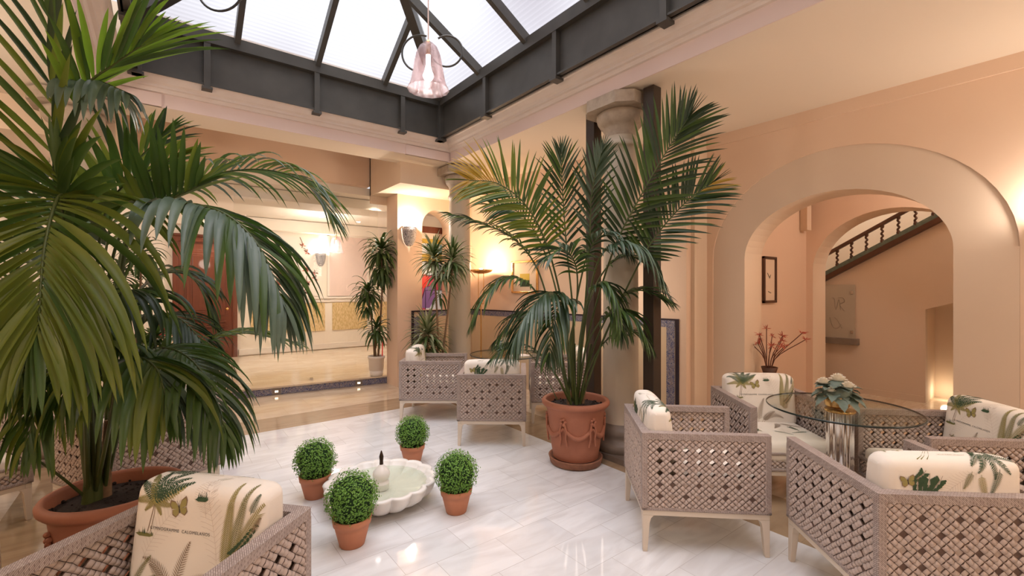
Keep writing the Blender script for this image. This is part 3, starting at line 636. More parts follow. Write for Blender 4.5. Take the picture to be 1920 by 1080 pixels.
# torchiere floor lamp
P = at(902, 660, 7.25); t = thing('floor_lamp', 'brass torchiere floor lamp glowing at the far right corner', 'floor lamp', (P.x, P.y, 0))
m = MB(); m.lathe([(.14,0),(.14,.015),(.05,.03),(.015,.05)], n=28); m.build('base', 'brass', t)
m = MB(); m.lathe([(.011,.04),(.011,1.30)], n=12); m.tube([(.05,0,1.30),(.05,0,1.78)], .006, 8); m.tube([(-.05,0,1.30),(-.05,0,1.78)], .006, 8); m.tube([(-.05,0,1.30),(.05,0,1.30)], .008, 8); m.build('pole', 'brass', t)
m = MB(); m.lathe([(.02,1.775),(.10,1.785),(.165,1.81),(.19,1.84),(.185,1.84),(.16,1.815),(.02,1.79)], n=32); m.build('bowl_shade', 'brass', t)
m = MB(); m.sphere((0,0,1.83), .035); m.build('bulb', 'warmglow', t)
lamp('torchiere_light', (P.x, P.y, 1.90), 34, size=.06, color=(1,.74,.46))

# recessed downlights
def down(px, py, Z, i, pw=10):
    P = at(px, py, Z); z = 3.05 if P.y > 8.3 or P.y < 7.62 else 2.88
    if P.y > 10.9: z = 2.8
    t = thing('recessed_downlight', ['bright recessed downlight nearest the wall sconce in the lobby ceiling', 'recessed downlight left of the brightest one in the lobby ceiling', 'small recessed downlight above the dracaena in the lobby', 'recessed downlight over the red branch painting', 'recessed downlight behind the palm tips in the lobby ceiling', 'recessed downlight far left over the wooden door'][i], 'downlight', (P.x, P.y, z), 0, 'recessed lobby downlights')
    m = MB(); m.lathe([(.055,-.004),(.055,0)], n=20); m.build('trim_ring', 'white', t)
    m = MB(); m.lathe([(.04,-.007),(.04,-.004)], n=20); m.build('lens', 'bulb', t)
    lamp('downlight_beam', (P.x, P.y, z-.03), pw, 'SPOT', .04, WARM, (0,0,0), R(120), .9)
down(709, 379, 7.68, 0, 50); down(653, 402, 8.9, 1, 60); down(672, 428, 10.3, 2, 36); down(557, 440, 10.6, 3, 50); down(603, 420, 9.6, 4, 50); down(400, 430, 9.0, 5, 60)

# added fill lights, no fixtures built; only the under-stair lamp is a real source
lamp('corridor_fill', (6.3, .4, 2.9), 34, size=.15)
lamp('stair_fill', (7.85, .2, 3.6), 36, size=.15)
lamp('stair_fill', (8.8, 2.6, 3.7), 25, size=.15)
lamp('under_stair_lamp', (8.55, 1.32, .12), 1.6, size=.05, color=(1,.86,.62))
lamp('gallery_fill', (4.3, -1.6, 2.3), 46, size=.4)
lamp('lobby_fill', (2.6, 9.6, 2.5), 45, size=.22, color=(1,.94,.86))
lamp('lobby_fill', (-1.2, 9.2, 2.4), 40, size=.3, color=(1,.94,.86))
lamp('gallery_fill', (-1.9, 4.2, 2.6), 50, size=.2)
lamp('gallery_fill', (-1.8, .8, 2.6), 40, size=.2)
lamp('gallery_fill', (4.0, 3.6, 1.5), 16, size=.4)
lamp('gallery_fill', (1.5, -2.0, 2.6), 50, size=.2)
# ------------------------------------------------------------ woven lounge chairs
def weave(mb, O, ax, nrm, W_, H_, seed=0, dx=.037, dz=.0335, th=.015, hole=1):
    """strap lattice panel: O lower corner, ax along, nrm outward; one connected sheet with openings, pads domed"""
    O = Vector(O); ax = Vector(ax); nrm = Vector(nrm); up = Vector((0,0,1)); rg = random.Random(seed)
    nx = int(round(W_/(dx/2))); nz = int(round(H_/(dz/2))); ddx = W_/nx; ddz = H_/nz
    cells = [(i, j) for i in range(0, nx+1) for j in range(0, nz+1) if (i+j) % 2 == 0]
    jit = {}
    for side in (1, -1):
        cv = {}; vs = []; fs = []; ms = []
        def corner(i, j):
            i = min(max(i, 0), nx); j = min(max(j, 0), nz)
            if (i, j, 'c') not in cv:
                if (i, j) not in jit: jit[(i, j)] = (rg.uniform(-.0015,.0015), rg.uniform(-.0015,.0015))
                a, b = jit[(i, j)]
                cv[(i, j, 'c')] = len(vs); vs.append(O + ax*(i*ddx+a) + up*(j*ddz+b) + nrm*(side*th*.35))
            return cv[(i, j, 'c')]
        for (i, j) in cells:
            gapc = i % 4 == 0 and j % 4 == 0 and 0 < i < nx and 0 < j < nz
            if gapc and (hole == 2 or (hole == 1 and j > nz*.42)): continue
            c4 = [corner(i-1, j), corner(i, j-1), corner(i+1, j), corner(i, j+1)]
            if len(set(c4)) < 3: continue
            P = [vs[k] for k in c4]; cen = (P[0]+P[1]+P[2]+P[3])/4
            kind = ((i-j)//2) % 2; hgt = th*(.95 + rg.uniform(-.12,.2))*(-.1 if gapc else 1)
            b0 = len(vs); rim = []
            for k in range(4):
                a = P[k]; b = P[(k+1) % 4]
                rim.append(cen + (a-cen)*.93 + nrm*side*hgt*.35); rim.append(cen + ((a+b)/2-cen)*.95 + nrm*side*hgt*(.62 if (k + kind) % 2 else .30))
            vs += rim + [cen + nrm*side*hgt]
            for k in range(8): fs.append((b0+k, b0+(k+1) % 8, b0+8)); ms.append(1 if gapc and (i*7+j*3) % 5 < 3 else 0)
            for k in range(4):
                fs.append((c4[k], c4[(k+1) % 4], b0+(2*k+2) % 8, b0+2*k+1, b0+2*k)); ms.append(1)
        base = len(mb.v); mb.v += [tuple(v) for v in vs]
        for f_, mm in zip(fs, ms):
            f_ = [base+q for q in f_]
            g = []
            for q in f_:
                if q not in g: g.append(q)
            if len(g) < 3: continue
            mb.f.append(g if side > 0 else g[::-1]); mb.m.append(mm); mb.sm.append(mm == 0)
def cushion_surface(prof, hw, rnd=.05, puff=.012):
    """closed profile of (x,z); returns P(u,s,off) and length"""
    pts = [Vector((p[0], 0, p[1])) for p in prof]; cum = [0]
    for a, b in zip(pts, pts[1:] + [pts[0]]): cum.append(cum[-1] + (b-a).length)
    Ltot = cum[-1]; N = len(pts); cen = sum(pts, Vector()) / N
    def P(u, s, off=0):
        s = s % Ltot
        k = 0
        while k < N-1 and cum[k+1] < s: k += 1
        a = pts[k]; b = pts[(k+1) % N]; t = (s-cum[k])/max(1e-9, cum[k+1]-cum[k]); p = a.lerp(b, t)
        nrm = (b-a).cross(Vector((0, 1, 0))).normalized()
        if nrm.dot(p-cen) < 0: nrm = -nrm
        q = min(1, abs(u)/hw); e = max(0, (abs(u) - (hw-rnd))/rnd); e = min(1, e)
        inset = rnd*(1-math.sqrt(max(0, 1-e*e)))*.75
        r = p + nrm*(puff*(1-q**4) + off - inset)
        return Vector((r.x, u, r.z))
    return P, Ltot
def rounded(prof_pts, rads, n=7):
    out = []; N = len(prof_pts)
    for i in range(N):
        p = Vector(prof_pts[i]); a = Vector(prof_pts[i-1]); b = Vector(prof_pts[(i+1) % N]); r = rads[i]
        d1 = (a-p).normalized(); d2 = (b-p).normalized()
        for k in range(n+1):
            t = k/n; out.append(tuple((p+d1*r)*(1-t)**2 + p*2*t*(1-t) + (p+d2*r)*t*t))
    res = []
    for i in range(len(out)):
        a = Vector(out[i]); b = Vector(out[(i+1) % len(out)]); n_ = max(1, int((b-a).length/.03))
        for k in range(n_): res.append(tuple(a.lerp(b, k/n_)))
    return res
class Motifs:
    def __init__(s): s.p = []; s.layer = 0
    def poly(s, pts, key): s.p.append((pts, key, s.layer))
    def line(s, pts, w_, key):
        for a, b in zip(pts, pts[1:]):
            a = Vector(a); b = Vector(b); d = (b-a); 
            if d.length < 1e-6: continue
            n_ = Vector((-d.y, d.x)).normalized()*w_/2; s.poly([a-n_, b-n_, b+n_, a+n_], key)
    def frond(s, base, length, ang, bend, w_, key, n=22, stem=None, stemfrac=.12, fat=.55, lw=.0016):
        s.layer += 1; p = Vector(base); a = R(ang); pts = [p]; m_ = n+6; st = length/m_
        for k in range(m_): a += R(bend)/m_; p = p + Vector((math.cos(a), math.sin(a)))*st; pts.append(p)
        s.line(pts, lw, stem or key); i0 = int(m_*stemfrac)
        for k in range(i0, m_):
            t = (k-i0)/(m_-i0); ll = w_*(math.sin(PI*min(1, .22+.78*t)**.8)**.7)*(1-t*.25) + .003
            d = (pts[min(k+1, m_)]-pts[k-1 if k else 0]).normalized()
            for sg in (1, -1):
                aa = math.radians(62-18*t)*sg; e = Vector((d.x*math.cos(aa)-d.y*math.sin(aa), d.x*math.sin(aa)+d.y*math.cos(aa))); nn = Vector((-e.y, e.x))*st*fat*.42
                q = pts[k]; s.poly([q-nn*.5, q+e*ll*.45-nn, q+e*ll, q+e*ll*.5+nn, q+nn*.5], key)
    def outline_frond(s, base, length, ang, bend, w_, key='faint'):
        s.layer += 1; p = Vector(base); a = R(ang); pts = [p]; m_ = 18
        for k in range(m_): a += R(bend)/m_; p = p + Vector((math.cos(a), math.sin(a)))*length/m_; pts.append(p)
        s.line(pts, .0008, key)
        for k in range(2, m_):
            t = k/m_; ll = w_*math.sin(PI*t)**.7; d = (pts[min(k+1, m_)]-pts[k-1]).normalized()
            for sg in (1, -1):
                aa = R(60)*sg; e = Vector((d.x*math.cos(aa)-d.y*math.sin(aa), d.x*math.sin(aa)+d.y*math.cos(aa))); s.line([pts[k], pts[k]+e*ll*.6+d*.002, pts[k]+e*ll], .0008, key)
    def tuft(s, c, w_, h_, seed=1, key='olive'):
        s.layer += 1; rg = random.Random(seed)
        s.poly([(c[0]-w_, c[1]-.003), (c[0]-w_*.5, c[1]-.009), (c[0]+w_*.6, c[1]-.008), (c[0]+w_, c[1]-.002), (c[0]+w_*.4, c[1]+.004), (c[0]-w_*.5, c[1]+.004)], key)
        for k in range(16):
            x = c[0]+rg.uniform(-.9, .9)*w_; hh = h_*rg.uniform(.4, 1)*(1-abs(x-c[0])/w_*.6); dx_ = rg.uniform(-.3, .3)*hh
            s.poly([(x-.0015, c[1]), (x+.0015, c[1]), (x+dx_, c[1]+hh)], rg.choice(['green', key]))
    def butterfly(s, c, r, ang=20):
        s.layer += 1; ca, sa = math.cos(R(ang)), math.sin(R(ang))
        def T(x, y): return (c[0] + r*(x*ca-y*sa), c[1] + r*(x*sa+y*ca))
        for sg in (1, -1):
            up_ = [(0,.1),(.35,.75),(.85,.95),(1.0,.6),(.85,.15),(.1,0)]; lo = [(0,0),(.8,.05),(.85,-.4),(.5,-.7),(.15,-.45)]
            for pl in (up_, lo):
                s.poly([T(x*sg*1.06, y*1.06) for x, y in pl], 'brown'); s.layer += 1; s.poly([T(x*sg*.9+.04*sg, y*.9) for x, y in pl], 'gold'); s.layer -= 1
        s.layer += 2; s.line([T(0,-.4), T(0,.35)], r*.12, 'ink'); s.line([T(0,.3), T(.2,.8)], r*.03, 'ink'); s.line([T(0,.3), T(-.2,.8)], r*.03, 'ink')
    def adiantum(s, base, length, ang, bend, key='green', n=7, size=.022):
        s.layer += 1; p = Vector(base); a = R(ang); pts = [p]; st = length/n
        for k in range(n): a += R(bend)/n; p = p + Vector((math.cos(a), math.sin(a)))*st; pts.append(p)
        s.line(pts, .0014, 'brown')
        for k in range(1, n+1):
            d = (pts[k]-pts[k-1]).normalized()
            for sg in ((1, -1) if k < n else (0,)):
                aa = R(68)*sg; e = Vector((d.x*math.cos(aa)-d.y*math.sin(aa), d.x*math.sin(aa)+d.y*math.cos(aa))); f_ = Vector((-e.y, e.x)); z = size*(1-.45*k/n)*1.15; q = pts[k]
                fan = [q+e*z*.12]
                for j in range(9):
                    t = -1+2*j/8; rr = z*(1.0+.14*(j % 2)); fan.append(q + e*rr*math.cos(t*.95) + f_*rr*math.sin(t*.95)*.95)
                s.layer += 1; s.poly(fan, key); s.layer -= 1
    def text(s, body, c, h_, key='ink', ang=0):
        cu = bpy.data.curves.new('lettering', 'FONT'); cu.body = body; cu.size = h_; cu.align_x = 'CENTER'; cu.space_character = 1.15
        o = bpy.data.objects.new('lettering', cu); C.objects.link(o); dg = bpy.context.evaluated_depsgraph_get(); me = bpy.data.meshes.new_from_object(o.evaluated_get(dg))
        s.layer += 1; V_ = [v.co.copy() for v in me.vertices]; ca, sa = math.cos(R(ang)), math.sin(R(ang))
        for p in me.polygons: s.poly([(c[0]+V_[i].x*ca-V_[i].y*sa, c[1]+V_[i].x*sa+V_[i].y*ca) for i in p.vertices], key)
        bpy.data.objects.remove(o); bpy.data.curves.remove(cu); bpy.data.meshes.remove(me)
KEYS = ['green', 'olive', 'gold', 'faint', 'brown', 'ink']
def make_cushion(name, prof, hw, mot, parent, rnd=.05, puff=.012):
    P, Lt = cushion_surface(prof, hw, rnd, puff); mb = MB(); ns = len(prof); us = [-hw + hw*2*i/24 for i in range(25)]
    us = sorted(set([round(x, 4) for x in us] + [round(sg*(hw-rnd*t), 4) for sg in (1,-1) for t in (.02,.06,.15,.3,.5,.75)]))
    cum = 0; ss = []
    for i in range(ns): ss.append(cum); cum += (Vector(prof[(i+1) % ns]) - Vector(prof[i])).length
    vs = [P(u, s_ + 1e-5) for u in us for s_ in ss]; fs = []
    for a in range(len(us)-1):
        for b in range(ns):
            b2 = (b+1) % ns; fs.append((a*ns+b, a*ns+b2, (a+1)*ns+b2, (a+1)*ns+b))
    mb.add(vs, fs, 0, True); mb.add(vs[:ns], [tuple(range(ns))], 0); mb.add(vs[-ns:], [tuple(range(ns))], 0)
    for pts, key, lay in mot.p:
        pts = [(p[0], p[1]) for p in pts]
        if any(abs(p[0]) > hw*.99 for p in pts): continue
        mb.add([P(p[0], p[1], .0007 + .00004*lay) for p in pts], [tuple(range(len(pts)))], 1+KEYS.index(key))
    return mb.build(name, ['cushion'] + [INK[k] for k in KEYS], parent)
def back_print():
    m = Motifs(); T = .385  # front top edge
    for b, l, a, be, w_ in (((-.20,T-.30),.30,70,-30,.06), ((.13,T-.33),.34,95,20,.055), ((.06,T-.12),.12,100,10,.05), ((-.10,T+.10),.22,20,30,.05), ((.1,T+.30),.2,150,30,.05), ((-.2,T+.3),.2,60,-30,.05)): m.outline_frond(b, l, a, be, w_)
    T -= .024
    # tree fern on a tuft, gold and dark fronds
    b = (-.165, T-.055); m.line([(-.185,T-.165), (-.175,T-.11), b], .003, 'brown'); m.line([(-.172,T-.165), (-.163,T-.10), b], .0022, 'brown')
    for a, be, l, w_, k in ((175,25,.11,.020,'gold'), (12,20,.125,.022,'gold'), (140,20,.12,.022,'green'), (50,-20,.13,.022,'green'), (95,15,.12,.022,'green'), (75,-25,.14,.022,'green'), (115,20,.12,.020,'olive'), (215,15,.06,.015,'gold'), (-50,-10,.06,.015,'gold'), (-20,25,.09,.016,'gold'), (30,-10,.15,.020,'green')):
        m.frond(b, l, a, be, w_, k, n=9, stemfrac=.06, fat=.85)
    m.tuft((-.20, T-.175), .045, .03, 2, 'olive')
    m.butterfly((-.055, T-.075), .036, 15)
    m.tuft((.035, T-.035), .028, .03, 5, 'green')
    for dx_ in (0, .012, .02): m.line([(.03+dx_*.3, T-.03), (.045+dx_, T+.03), (.08+dx_*1.5, T+.075), (.10+dx_*2, T+.09)], .0012, 'olive')
    m.text('GYMNOGRAMME  CALOMELANOS', (-.045, T-.155), .0150)
    # three tall gold fronds
    m.frond((.155, T-.24), .27, 92, -8, .030, 'gold', n=40, stemfrac=.02, fat=.75); m.frond((.17, T-.26), .30, 82, -4, .030, 'olive', n=42, stemfrac=.02, fat=.6); m.frond((.185, T-.22), .24, 66, -5, .028, 'gold', n=34, stemfrac=.05, fat=.6)
    m.adiantum((.165, T-.22), .14, 42, 15, 'green', 9, .014)
    m.frond((.235, T-.07), .07, 70, 10, .013, 'green', n=12); m.frond((.25, T-.13), .05, 80, -15, .010, 'brown', n=8)
    # curled ferns below
    for (bx, a, be, l) in ((-.06,100,75,.19), (-.045,84,-18,.20), (-.02,60,-95,.20), (-.075,115,30,.13), (0,75,-60,.13)): m.frond((bx, T-.37), l, a, be, .030, 'brown', n=16, stemfrac=.15, fat=.35)
    for (bx, a, be, l) in ((-.235,70,-20,.16), (-.25,95,10,.13), (-.22,50,-25,.12)): m.frond((bx, T-.38), l, a, be, .018, 'olive', n=18, fat=.5)
    T += .024
    # over the top and down the back
    for a, be in ((150,15), (120,10), (60,-15), (30,10), (90,0)): m.frond((-.15, T+.02), .11, a, be, .018, 'green', n=12)
    m.text('ASPIDIUM SERRULATUM', (-.02, T+.035), .009, 'olive')
    for bx, by, a, be, l, sz_ in ((.105,T+.11,85,-5,.125,.024), (.055,T+.12,70,-35,.10,.021), (.12,T+.10,60,-30,.06,.018), (.15,T+.12,80,15,.10,.020)): m.adiantum((bx, by), l, a, be, 'green', 5, sz_)
    m.butterfly((.19, T+.15), .028, 190)
    m.frond((-.095, T+.11), .12, 95, 14, .020, 'gold', n=16); m.frond((-.17, T+.09), .12, 75, -12, .020, 'green', n=16); m.frond((-.06, T+.10), .08, 70, -12, .016, 'olive', n=12)
    m.text('BLECHNUM  SERRULATUM', (-.17, T+.225), .011); m.tuft((.0, T+.255), .035, .018, 9, 'green')
    m.line([(-.10,T+.25), (-.12,T+.215)], .010, 'olive')
    for a in (60, 80, 100, 120): m.frond((.235, T+.22), .10, a, 10*(a-90)/30, .012, 'green', n=9, fat=.3)
    for a in (70, 100, 130): m.frond((-.1, T+.40), .12, a, 20, .02, 'olive', n=12)
    return m
def seat_print():
    m = Motifs()
    for (x, y, a, be, l, w_, k) in ((-.10,.10,80,30,.16,.03,'brown'), (-.07,.10,60,-60,.18,.03,'brown'), (.08,.22,100,40,.16,.03,'brown'), (.10,.22,60,-50,.16,.03,'brown'), (-.2,.3,60,10,.15,.025,'olive'), (.15,.05,120,20,.15,.025,'green'), (.2,.42,150,20,.14,.022,'green'), (-.05,.42,30,20,.14,.02,'green'), (-.2,.02,80,10,.14,.022,'green'), (.0,-.02,80,-20,.12,.02,'olive')):
        m.frond((x, y), l, a, be, w_, k, n=16, fat=.45)
    for (x, y, a) in ((-.22,.2,45),(.05,.35,100),(.2,.15,80)): m.outline_frond((x,y), .2, a, 20, .05)
    m.text('GLEICHENIA FLABELLATA', (.08, .14), .011); m.adiantum((.12,.30), .10, 60, 20, 'green', 5, .018); m.adiantum((-.15,.36), .08, 100, 20, 'green', 4, .018)
    return m
BP, SP = back_print(), seat_print()
def make_chair():
    t = thing('lounge_chair', 'x', 'chair'); D, W_ = .365, .34
    zb, zt = .262, .668; hh = zt-zb
    m = MB(); weave(m, (-D+.03, -W_+.018, zb), (1,0,0), (0,-1,0), 2*D-.06, hh, 1); m.build('woven_side', ['strap', 'gap'], t)
    m = MB(); weave(m, (D-.03, W_-.018, zb), (-1,0,0), (0,1,0), 2*D-.06, hh, 2); m.build('woven_side', ['strap', 'gap'], t)
    m = MB(); weave(m, (-D+.018, W_-.03, zb), (0,-1,0), (-1,0,0), 2*W_-.06, hh, 3, hole=0); m.build('woven_back', ['strap', 'gap'], t)
    m = MB(); weave(m, (D-.03, -W_+.05, zb), (0,1,0), (1,0,0), 2*W_-.10, .10, 4, hole=0); m.build('woven_front', ['strap', 'gap'], t)
    m = MB(); r_ = .052
    m.prism([(D,-W_),(D,-W_+r_),(-D+r_,-W_+r_),(-D+r_,W_-r_),(D,W_-r_),(D,W_),(-D,W_),(-D,-W_)], zt-.004, .700); m.build('top_rail', 'rail', t, bevel=.010)
    m = MB()
    for sx, sy in ((-1,-1),(-1,1)): m.box((sx*D - (.036 if sx > 0 else 0), sy*W_ - (.036 if sy > 0 else 0), .25), (sx*D + (.036 if sx < 0 else 0), sy*W_ + (.036 if sy < 0 else 0), zt))
    for sy in (-1, 1): m.box((D-.036, sy*W_ - (.052 if sy > 0 else 0), .25), (D, sy*W_ + (.052 if sy < 0 else 0), zt))
    m.box((-D,-W_,.245),(D,-W_+.036,.266)); m.box((-D,W_-.036,.245),(D,W_,.266)); m.box((-D,-W_,.245),(-D+.036,W_,.266)); m.box((D-.036,-W_,.245),(D,W_,.266)); m.box((D-.034,-W_+.04,.36),(D,W_-.04,.38))
    m.build('braided_frame', 'rail', t, bevel=.006)
    m = MB(); m.box((-D+.008,-W_+.008,.214),(D-.008,-W_+.040,.245)); m.box((-D+.008,W_-.040,.214),(D-.008,W_-.008,.245)); m.box((-D+.008,-W_+.04,.214),(-D+.040,W_-.04,.245)); m.box((D-.040,-W_+.04,.214),(D-.008,W_-.04,.245)); m.box((-D+.04,-W_+.04,.238),(D-.04,W_-.04,.245)); m.build('base_frame', 'metal', t, bevel=.003)
    for sx in (-1, 1):
        for sy in (-1, 1):
            m = MB(); x0 = sx*(D-.008); y0 = sy*(W_-.008)
            def sec(wd, z, ex=0): xa, xb = sorted((x0, x0-sx*wd)); ya, yb = sorted((y0, y0-sy*wd)); return [(xa,ya,z),(xb,ya,z),(xb,yb,z),(xa,yb,z)]
            rings = [sec(.026, 0), sec(.028, .02), sec(.036, .12), sec(.040, .17), sec(.048, .198), sec(.064, .214)]
            vs = [p for r in rings for p in r]; fs = [(0,3,2,1)] + [(k*4+i, k*4+(i+1)%4, k*4+4+(i+1)%4, k*4+4+i) for k in range(5) for i in range(4)] + [(20,21,22,23)]
            m.add(vs, fs); m.build('leg', 'metal', t, bevel=.003)
    prof = rounded([(-.135,.435), (-.185,.822), (-.305,.822), (-.312,.435)], [.03, .05, .045, .03])
    k = min(range(len(prof)), key=lambda i: (Vector(prof[i]) - Vector((-.139,.465))).length); prof = prof[k:] + prof[:k]
    if Vector(prof[3]).y < Vector(prof[0]).y: prof = [prof[0]] + prof[:0:-1]
    make_cushion('back_cushion', prof, .278, BP, t)
    prof = rounded([(-.30,.445), (.345,.445), (.345,.31), (-.30,.31)], [.03, .045, .04, .03])
    make_cushion('seat_cushion', prof, .278, SP, t)
    return t
chair0 = make_chair(); used = []
def chair(x, y, dx_, dy_, label, group):
    c = chair0 if not used else copy_tree(chair0); used.append(1)
    c.location = (x, y, 0); c.rotation_euler = (0, 0, math.atan2(dy_, dx_)); c['label'] = label; c['group'] = group
    return c
G1, G2, G3 = 'chairs round the right hand glass table', 'chairs round the far glass table', 'chairs behind the big left palm'
P0 = Vector((.463, 1.874)); e1 = Vector((-.756,-.655)); e2 = Vector((-.655,.756)); c0 = P0 + e2*.34 + e1*.365
chair(c0.x, c0.y, e1.x, e1.y, 'nearest woven lounge chair at the lower left, its printed back cushion filling the corner', 'single chair beside the left palm pot')
chair(2.731, 1.651, .733, -.68, 'woven lounge chair right of the stone column, seen from its side with full legs', G1)
K = Vector((2.345, .565)); s1 = Vector((.669,.743)); b1 = Vector((.743,-.669)); c2 = K + s1*.365 + b1*.34
chair(c2.x, c2.y, s1.x, s1.y, 'nearest woven lounge chair at the lower right, seen from behind', G1)
chair(3.811, 1.587, -.647, -.763, 'woven lounge chair behind the right glass table, facing the camera with its seat visible', G1)
chair(3.935, .585, -.72, .69, 'woven lounge chair at the right border with its cushion under the arch pier', G1)
chair(2.784, 3.93, .63, .777, 'middle woven lounge chair left of the palm pot, its back turned to the camera', G2)
chair(2.672, 5.02, .792, -.61, 'woven lounge chair left in the far group, in front of the variegated plant', G2)
chair(3.83, 4.02, -.792, .61, 'woven lounge chair of the far group, half hidden behind the terracotta palm pot', G2)
chair(-.12, 4.14, -.469, .883, 'woven lounge chair directly behind the left palm stems, back to the camera', G3)
chair(-1.147, 4.56, .45, -.89, 'woven lounge chair cut by the left border behind the palm pot', G3)
chair(-.02, 5.12, -.8, -.6, 'woven lounge chair farthest in the left group, near the lobby step', G3)

# ------------------------------------------------------------ glass tables and their flowers
def table(x, y, label):
    t = thing('glass_table', label, 'table', (x, y, 0), 0, 'round glass tables')
    m = MB(); m.lathe([(.436,.730),(.44,.733),(.44,.739),(.436,.742)], n=72, mi=1, caps=False); m.add([(.436*math.cos(2*PI*i/72), .436*math.sin(2*PI*i/72), z) for z in (.730,.742) for i in range(72)], [tuple(range(72))[::-1], tuple(range(72,144))], 0)
    m.build('glass_top', ['tableglass', 'glassedge'], t)
    m = MB(); m.lathe([(.078,.02),(.078,.715)], n=72, scal=lambda a, k: 1+.05*math.cos(a*12)); m.build('fluted_column', 'chrome', t)
    m = MB(); m.lathe([(.15,.0),(.15,.012),(.09,.02)], n=48); m.build('foot_plate', 'chrome', t)
    m = MB(); m.lathe([(.085,.712),(.09,.716),(.09,.727),(.085,.7295)], n=40); m.build('brass_ring', 'brass', t)
    return t
table(3.644, 1.087, 'round glass table on fluted chrome column at the right'); table(3.354, 4.483, 'round glass table between the far chairs')
def leaf_shape(c, d, n_, L_, w_, mb, mi=0, lobes=3, droop=.3):
    """broad lobed leaf from c along d"""
    d = d.normalized(); s_ = d.cross(n_).normalized(); rim = []; N = 14
    for k in range(N+1):
        t = k/N; wv = w_*math.sin(PI*min(.999, t**.75))*(1+.18*math.sin(t*PI*2*lobes)); rim.append((t, wv))
    mid = []; Lf = []; Rt = []
    for t, wv in rim:
        p = c + d*L_*t - Vector((0,0,1))*droop*L_*t*t; mid.append(p - n_*.0); Lf.append(p + s_*wv + n_*wv*.25); Rt.append(p - s_*wv + n_*wv*.25)
    vs = mid + Lf + Rt; M_ = N+1
    mb.add(vs, [(k, k+1, M_+k+1, M_+k) for k in range(N)] + [(k, 2*M_+k, 2*M_+k+1, k+1) for k in range(N)], mi, True)
def rose(mb, c, r, mi, seed):
    rg = random.Random(seed)
    for ringn, (rr, hh, n_) in enumerate(((.25,.95,4),(.5,.8,6),(.78,.55,8),(1.0,.2,9))):
        for k in range(n_):
            a = 2*PI*k/n_ + ringn*.6 + rg.uniform(-.1,.1); ca, sa = math.cos(a), math.sin(a); vs = []
            for i in range(4):
                for j in range(5):
                    u = i/3; v = (j/4-.5)*1.5; aa = a + v*.75; q = rr*(.45+.55*u)
                    vs.append((c[0]+r*q*math.cos(aa), c[1]+r*q*math.sin(aa), c[2]+r*(hh*u*.9 - .15*(1-u) - .10*(v*v)*u)))
            mb.add(vs, [(i*5+j, i*5+j+1, i*5+j+6, i*5+j+5) for i in range(3) for j in range(4)], mi, True)
def bouquet(x, y, z, label, sc=1.0, sd=3):
    t = thing('flower_bowl', label, 'flower arrangement', (x, y, z), 0, 'flower arrangements on the glass tables'); rg = random.Random(sd)
    m = MB(); m.lathe([(.055*sc,0),(.07*sc,.012),(.075*sc,.05),(.085*sc,.075),(.078*sc,.075),(.065*sc,.05),(.0,.03)], n=32); m.build('bowl', 'brass', t)
    m = MB(); m.sphere((0,0,.095*sc), .085*sc, 16, 10)
    for k in range(26):
        a = 2*PI*k/26*3 + rg.uniform(-.2,.2); el = rg.uniform(-.35,.6); d_ = Vector((math.cos(a)*math.cos(el), math.sin(a)*math.cos(el), math.sin(el)))
        leaf_shape(Vector((0,0,.10*sc)) + d_*.05*sc, d_, Vector((-d_.x*d_.z, -d_.y*d_.z, 1)).normalized(), rg.uniform(.09,.125)*sc, rg.uniform(.035,.05)*sc, m, 0, 4, .45)
    m.build('leaves', 'greyleaf', t)
    for k, (a, r_, h_, q) in enumerate(((0,.02,.175,.055),(2.1,.075,.155,.045),(4.2,.085,.15,.045),(5.5,.09,.13,.035),(3.1,.10,.12,.03))):
        m = MB(); rose(m, (r_*sc*math.cos(a), r_*sc*math.sin(a), h_*sc), q*sc, 0, k); m.build('rose', 'white_rose', t)
    return t
bouquet(3.63, 1.10, .7435, 'silver leaves and white roses in a brass bowl on the right glass table', 1.02)
bouquet(3.30, 4.45, .7435, 'silver leaves and white roses on the far glass table', .95, 8)
m = MB(); P = at(932, 672, 5.3); m.box((-.10,-.07,0), (.10,.07,.012)); nk = m.build('white_tray', 'white', loc=(3.36, 4.22, .743)); tag(nk, 'small white tray beside the roses on the far glass table', 'tray')

# ------------------------------------------------------------ fountain and potted shrubs
t = thing('marble_fountain', 'low scalloped white marble fountain basin full of water in the middle of the floor', 'fountain', (1.262, 3.19, 0))
def sca(a, k): return 1 + (.10*(abs(math.cos(a*8))**.7) - .085) * (0, .5, .9, 1, 1, 1, .8, .75, .75, .8, .6, .2, 0)[min(k, 12)]
m = MB(); m.lathe([(.15,0),(.20,.010),(.30,.045),(.355,.085),(.382,.125),(.388,.150),(.394,.162),(.386,.172),(.362,.172),(.350,.160),(.335,.14),(.26,.10),(.0,.09)], n=256, scal=sca); m.build('basin', 'marbleobj', t)
m = MB(); m.lathe([(.0001,.138),(.325,.138)], n=48, caps=False); m.build('water', 'basinwater', t)
m = MB(); m.lathe([(.05,.095),(.055,.13),(.055,.15),(.045,.158),(.045,.165),(.055,.175),(.062,.20),(.057,.225),(.035,.25),(.018,.268),(.012,.275)], n=28); m.build('finial', 'marbleobj', t)
m = MB(); m.lathe([(.014,.27),(.013,.30),(.016,.33),(.010,.35),(.003,.372)], n=12); m.build('spout', 'bronze', t)
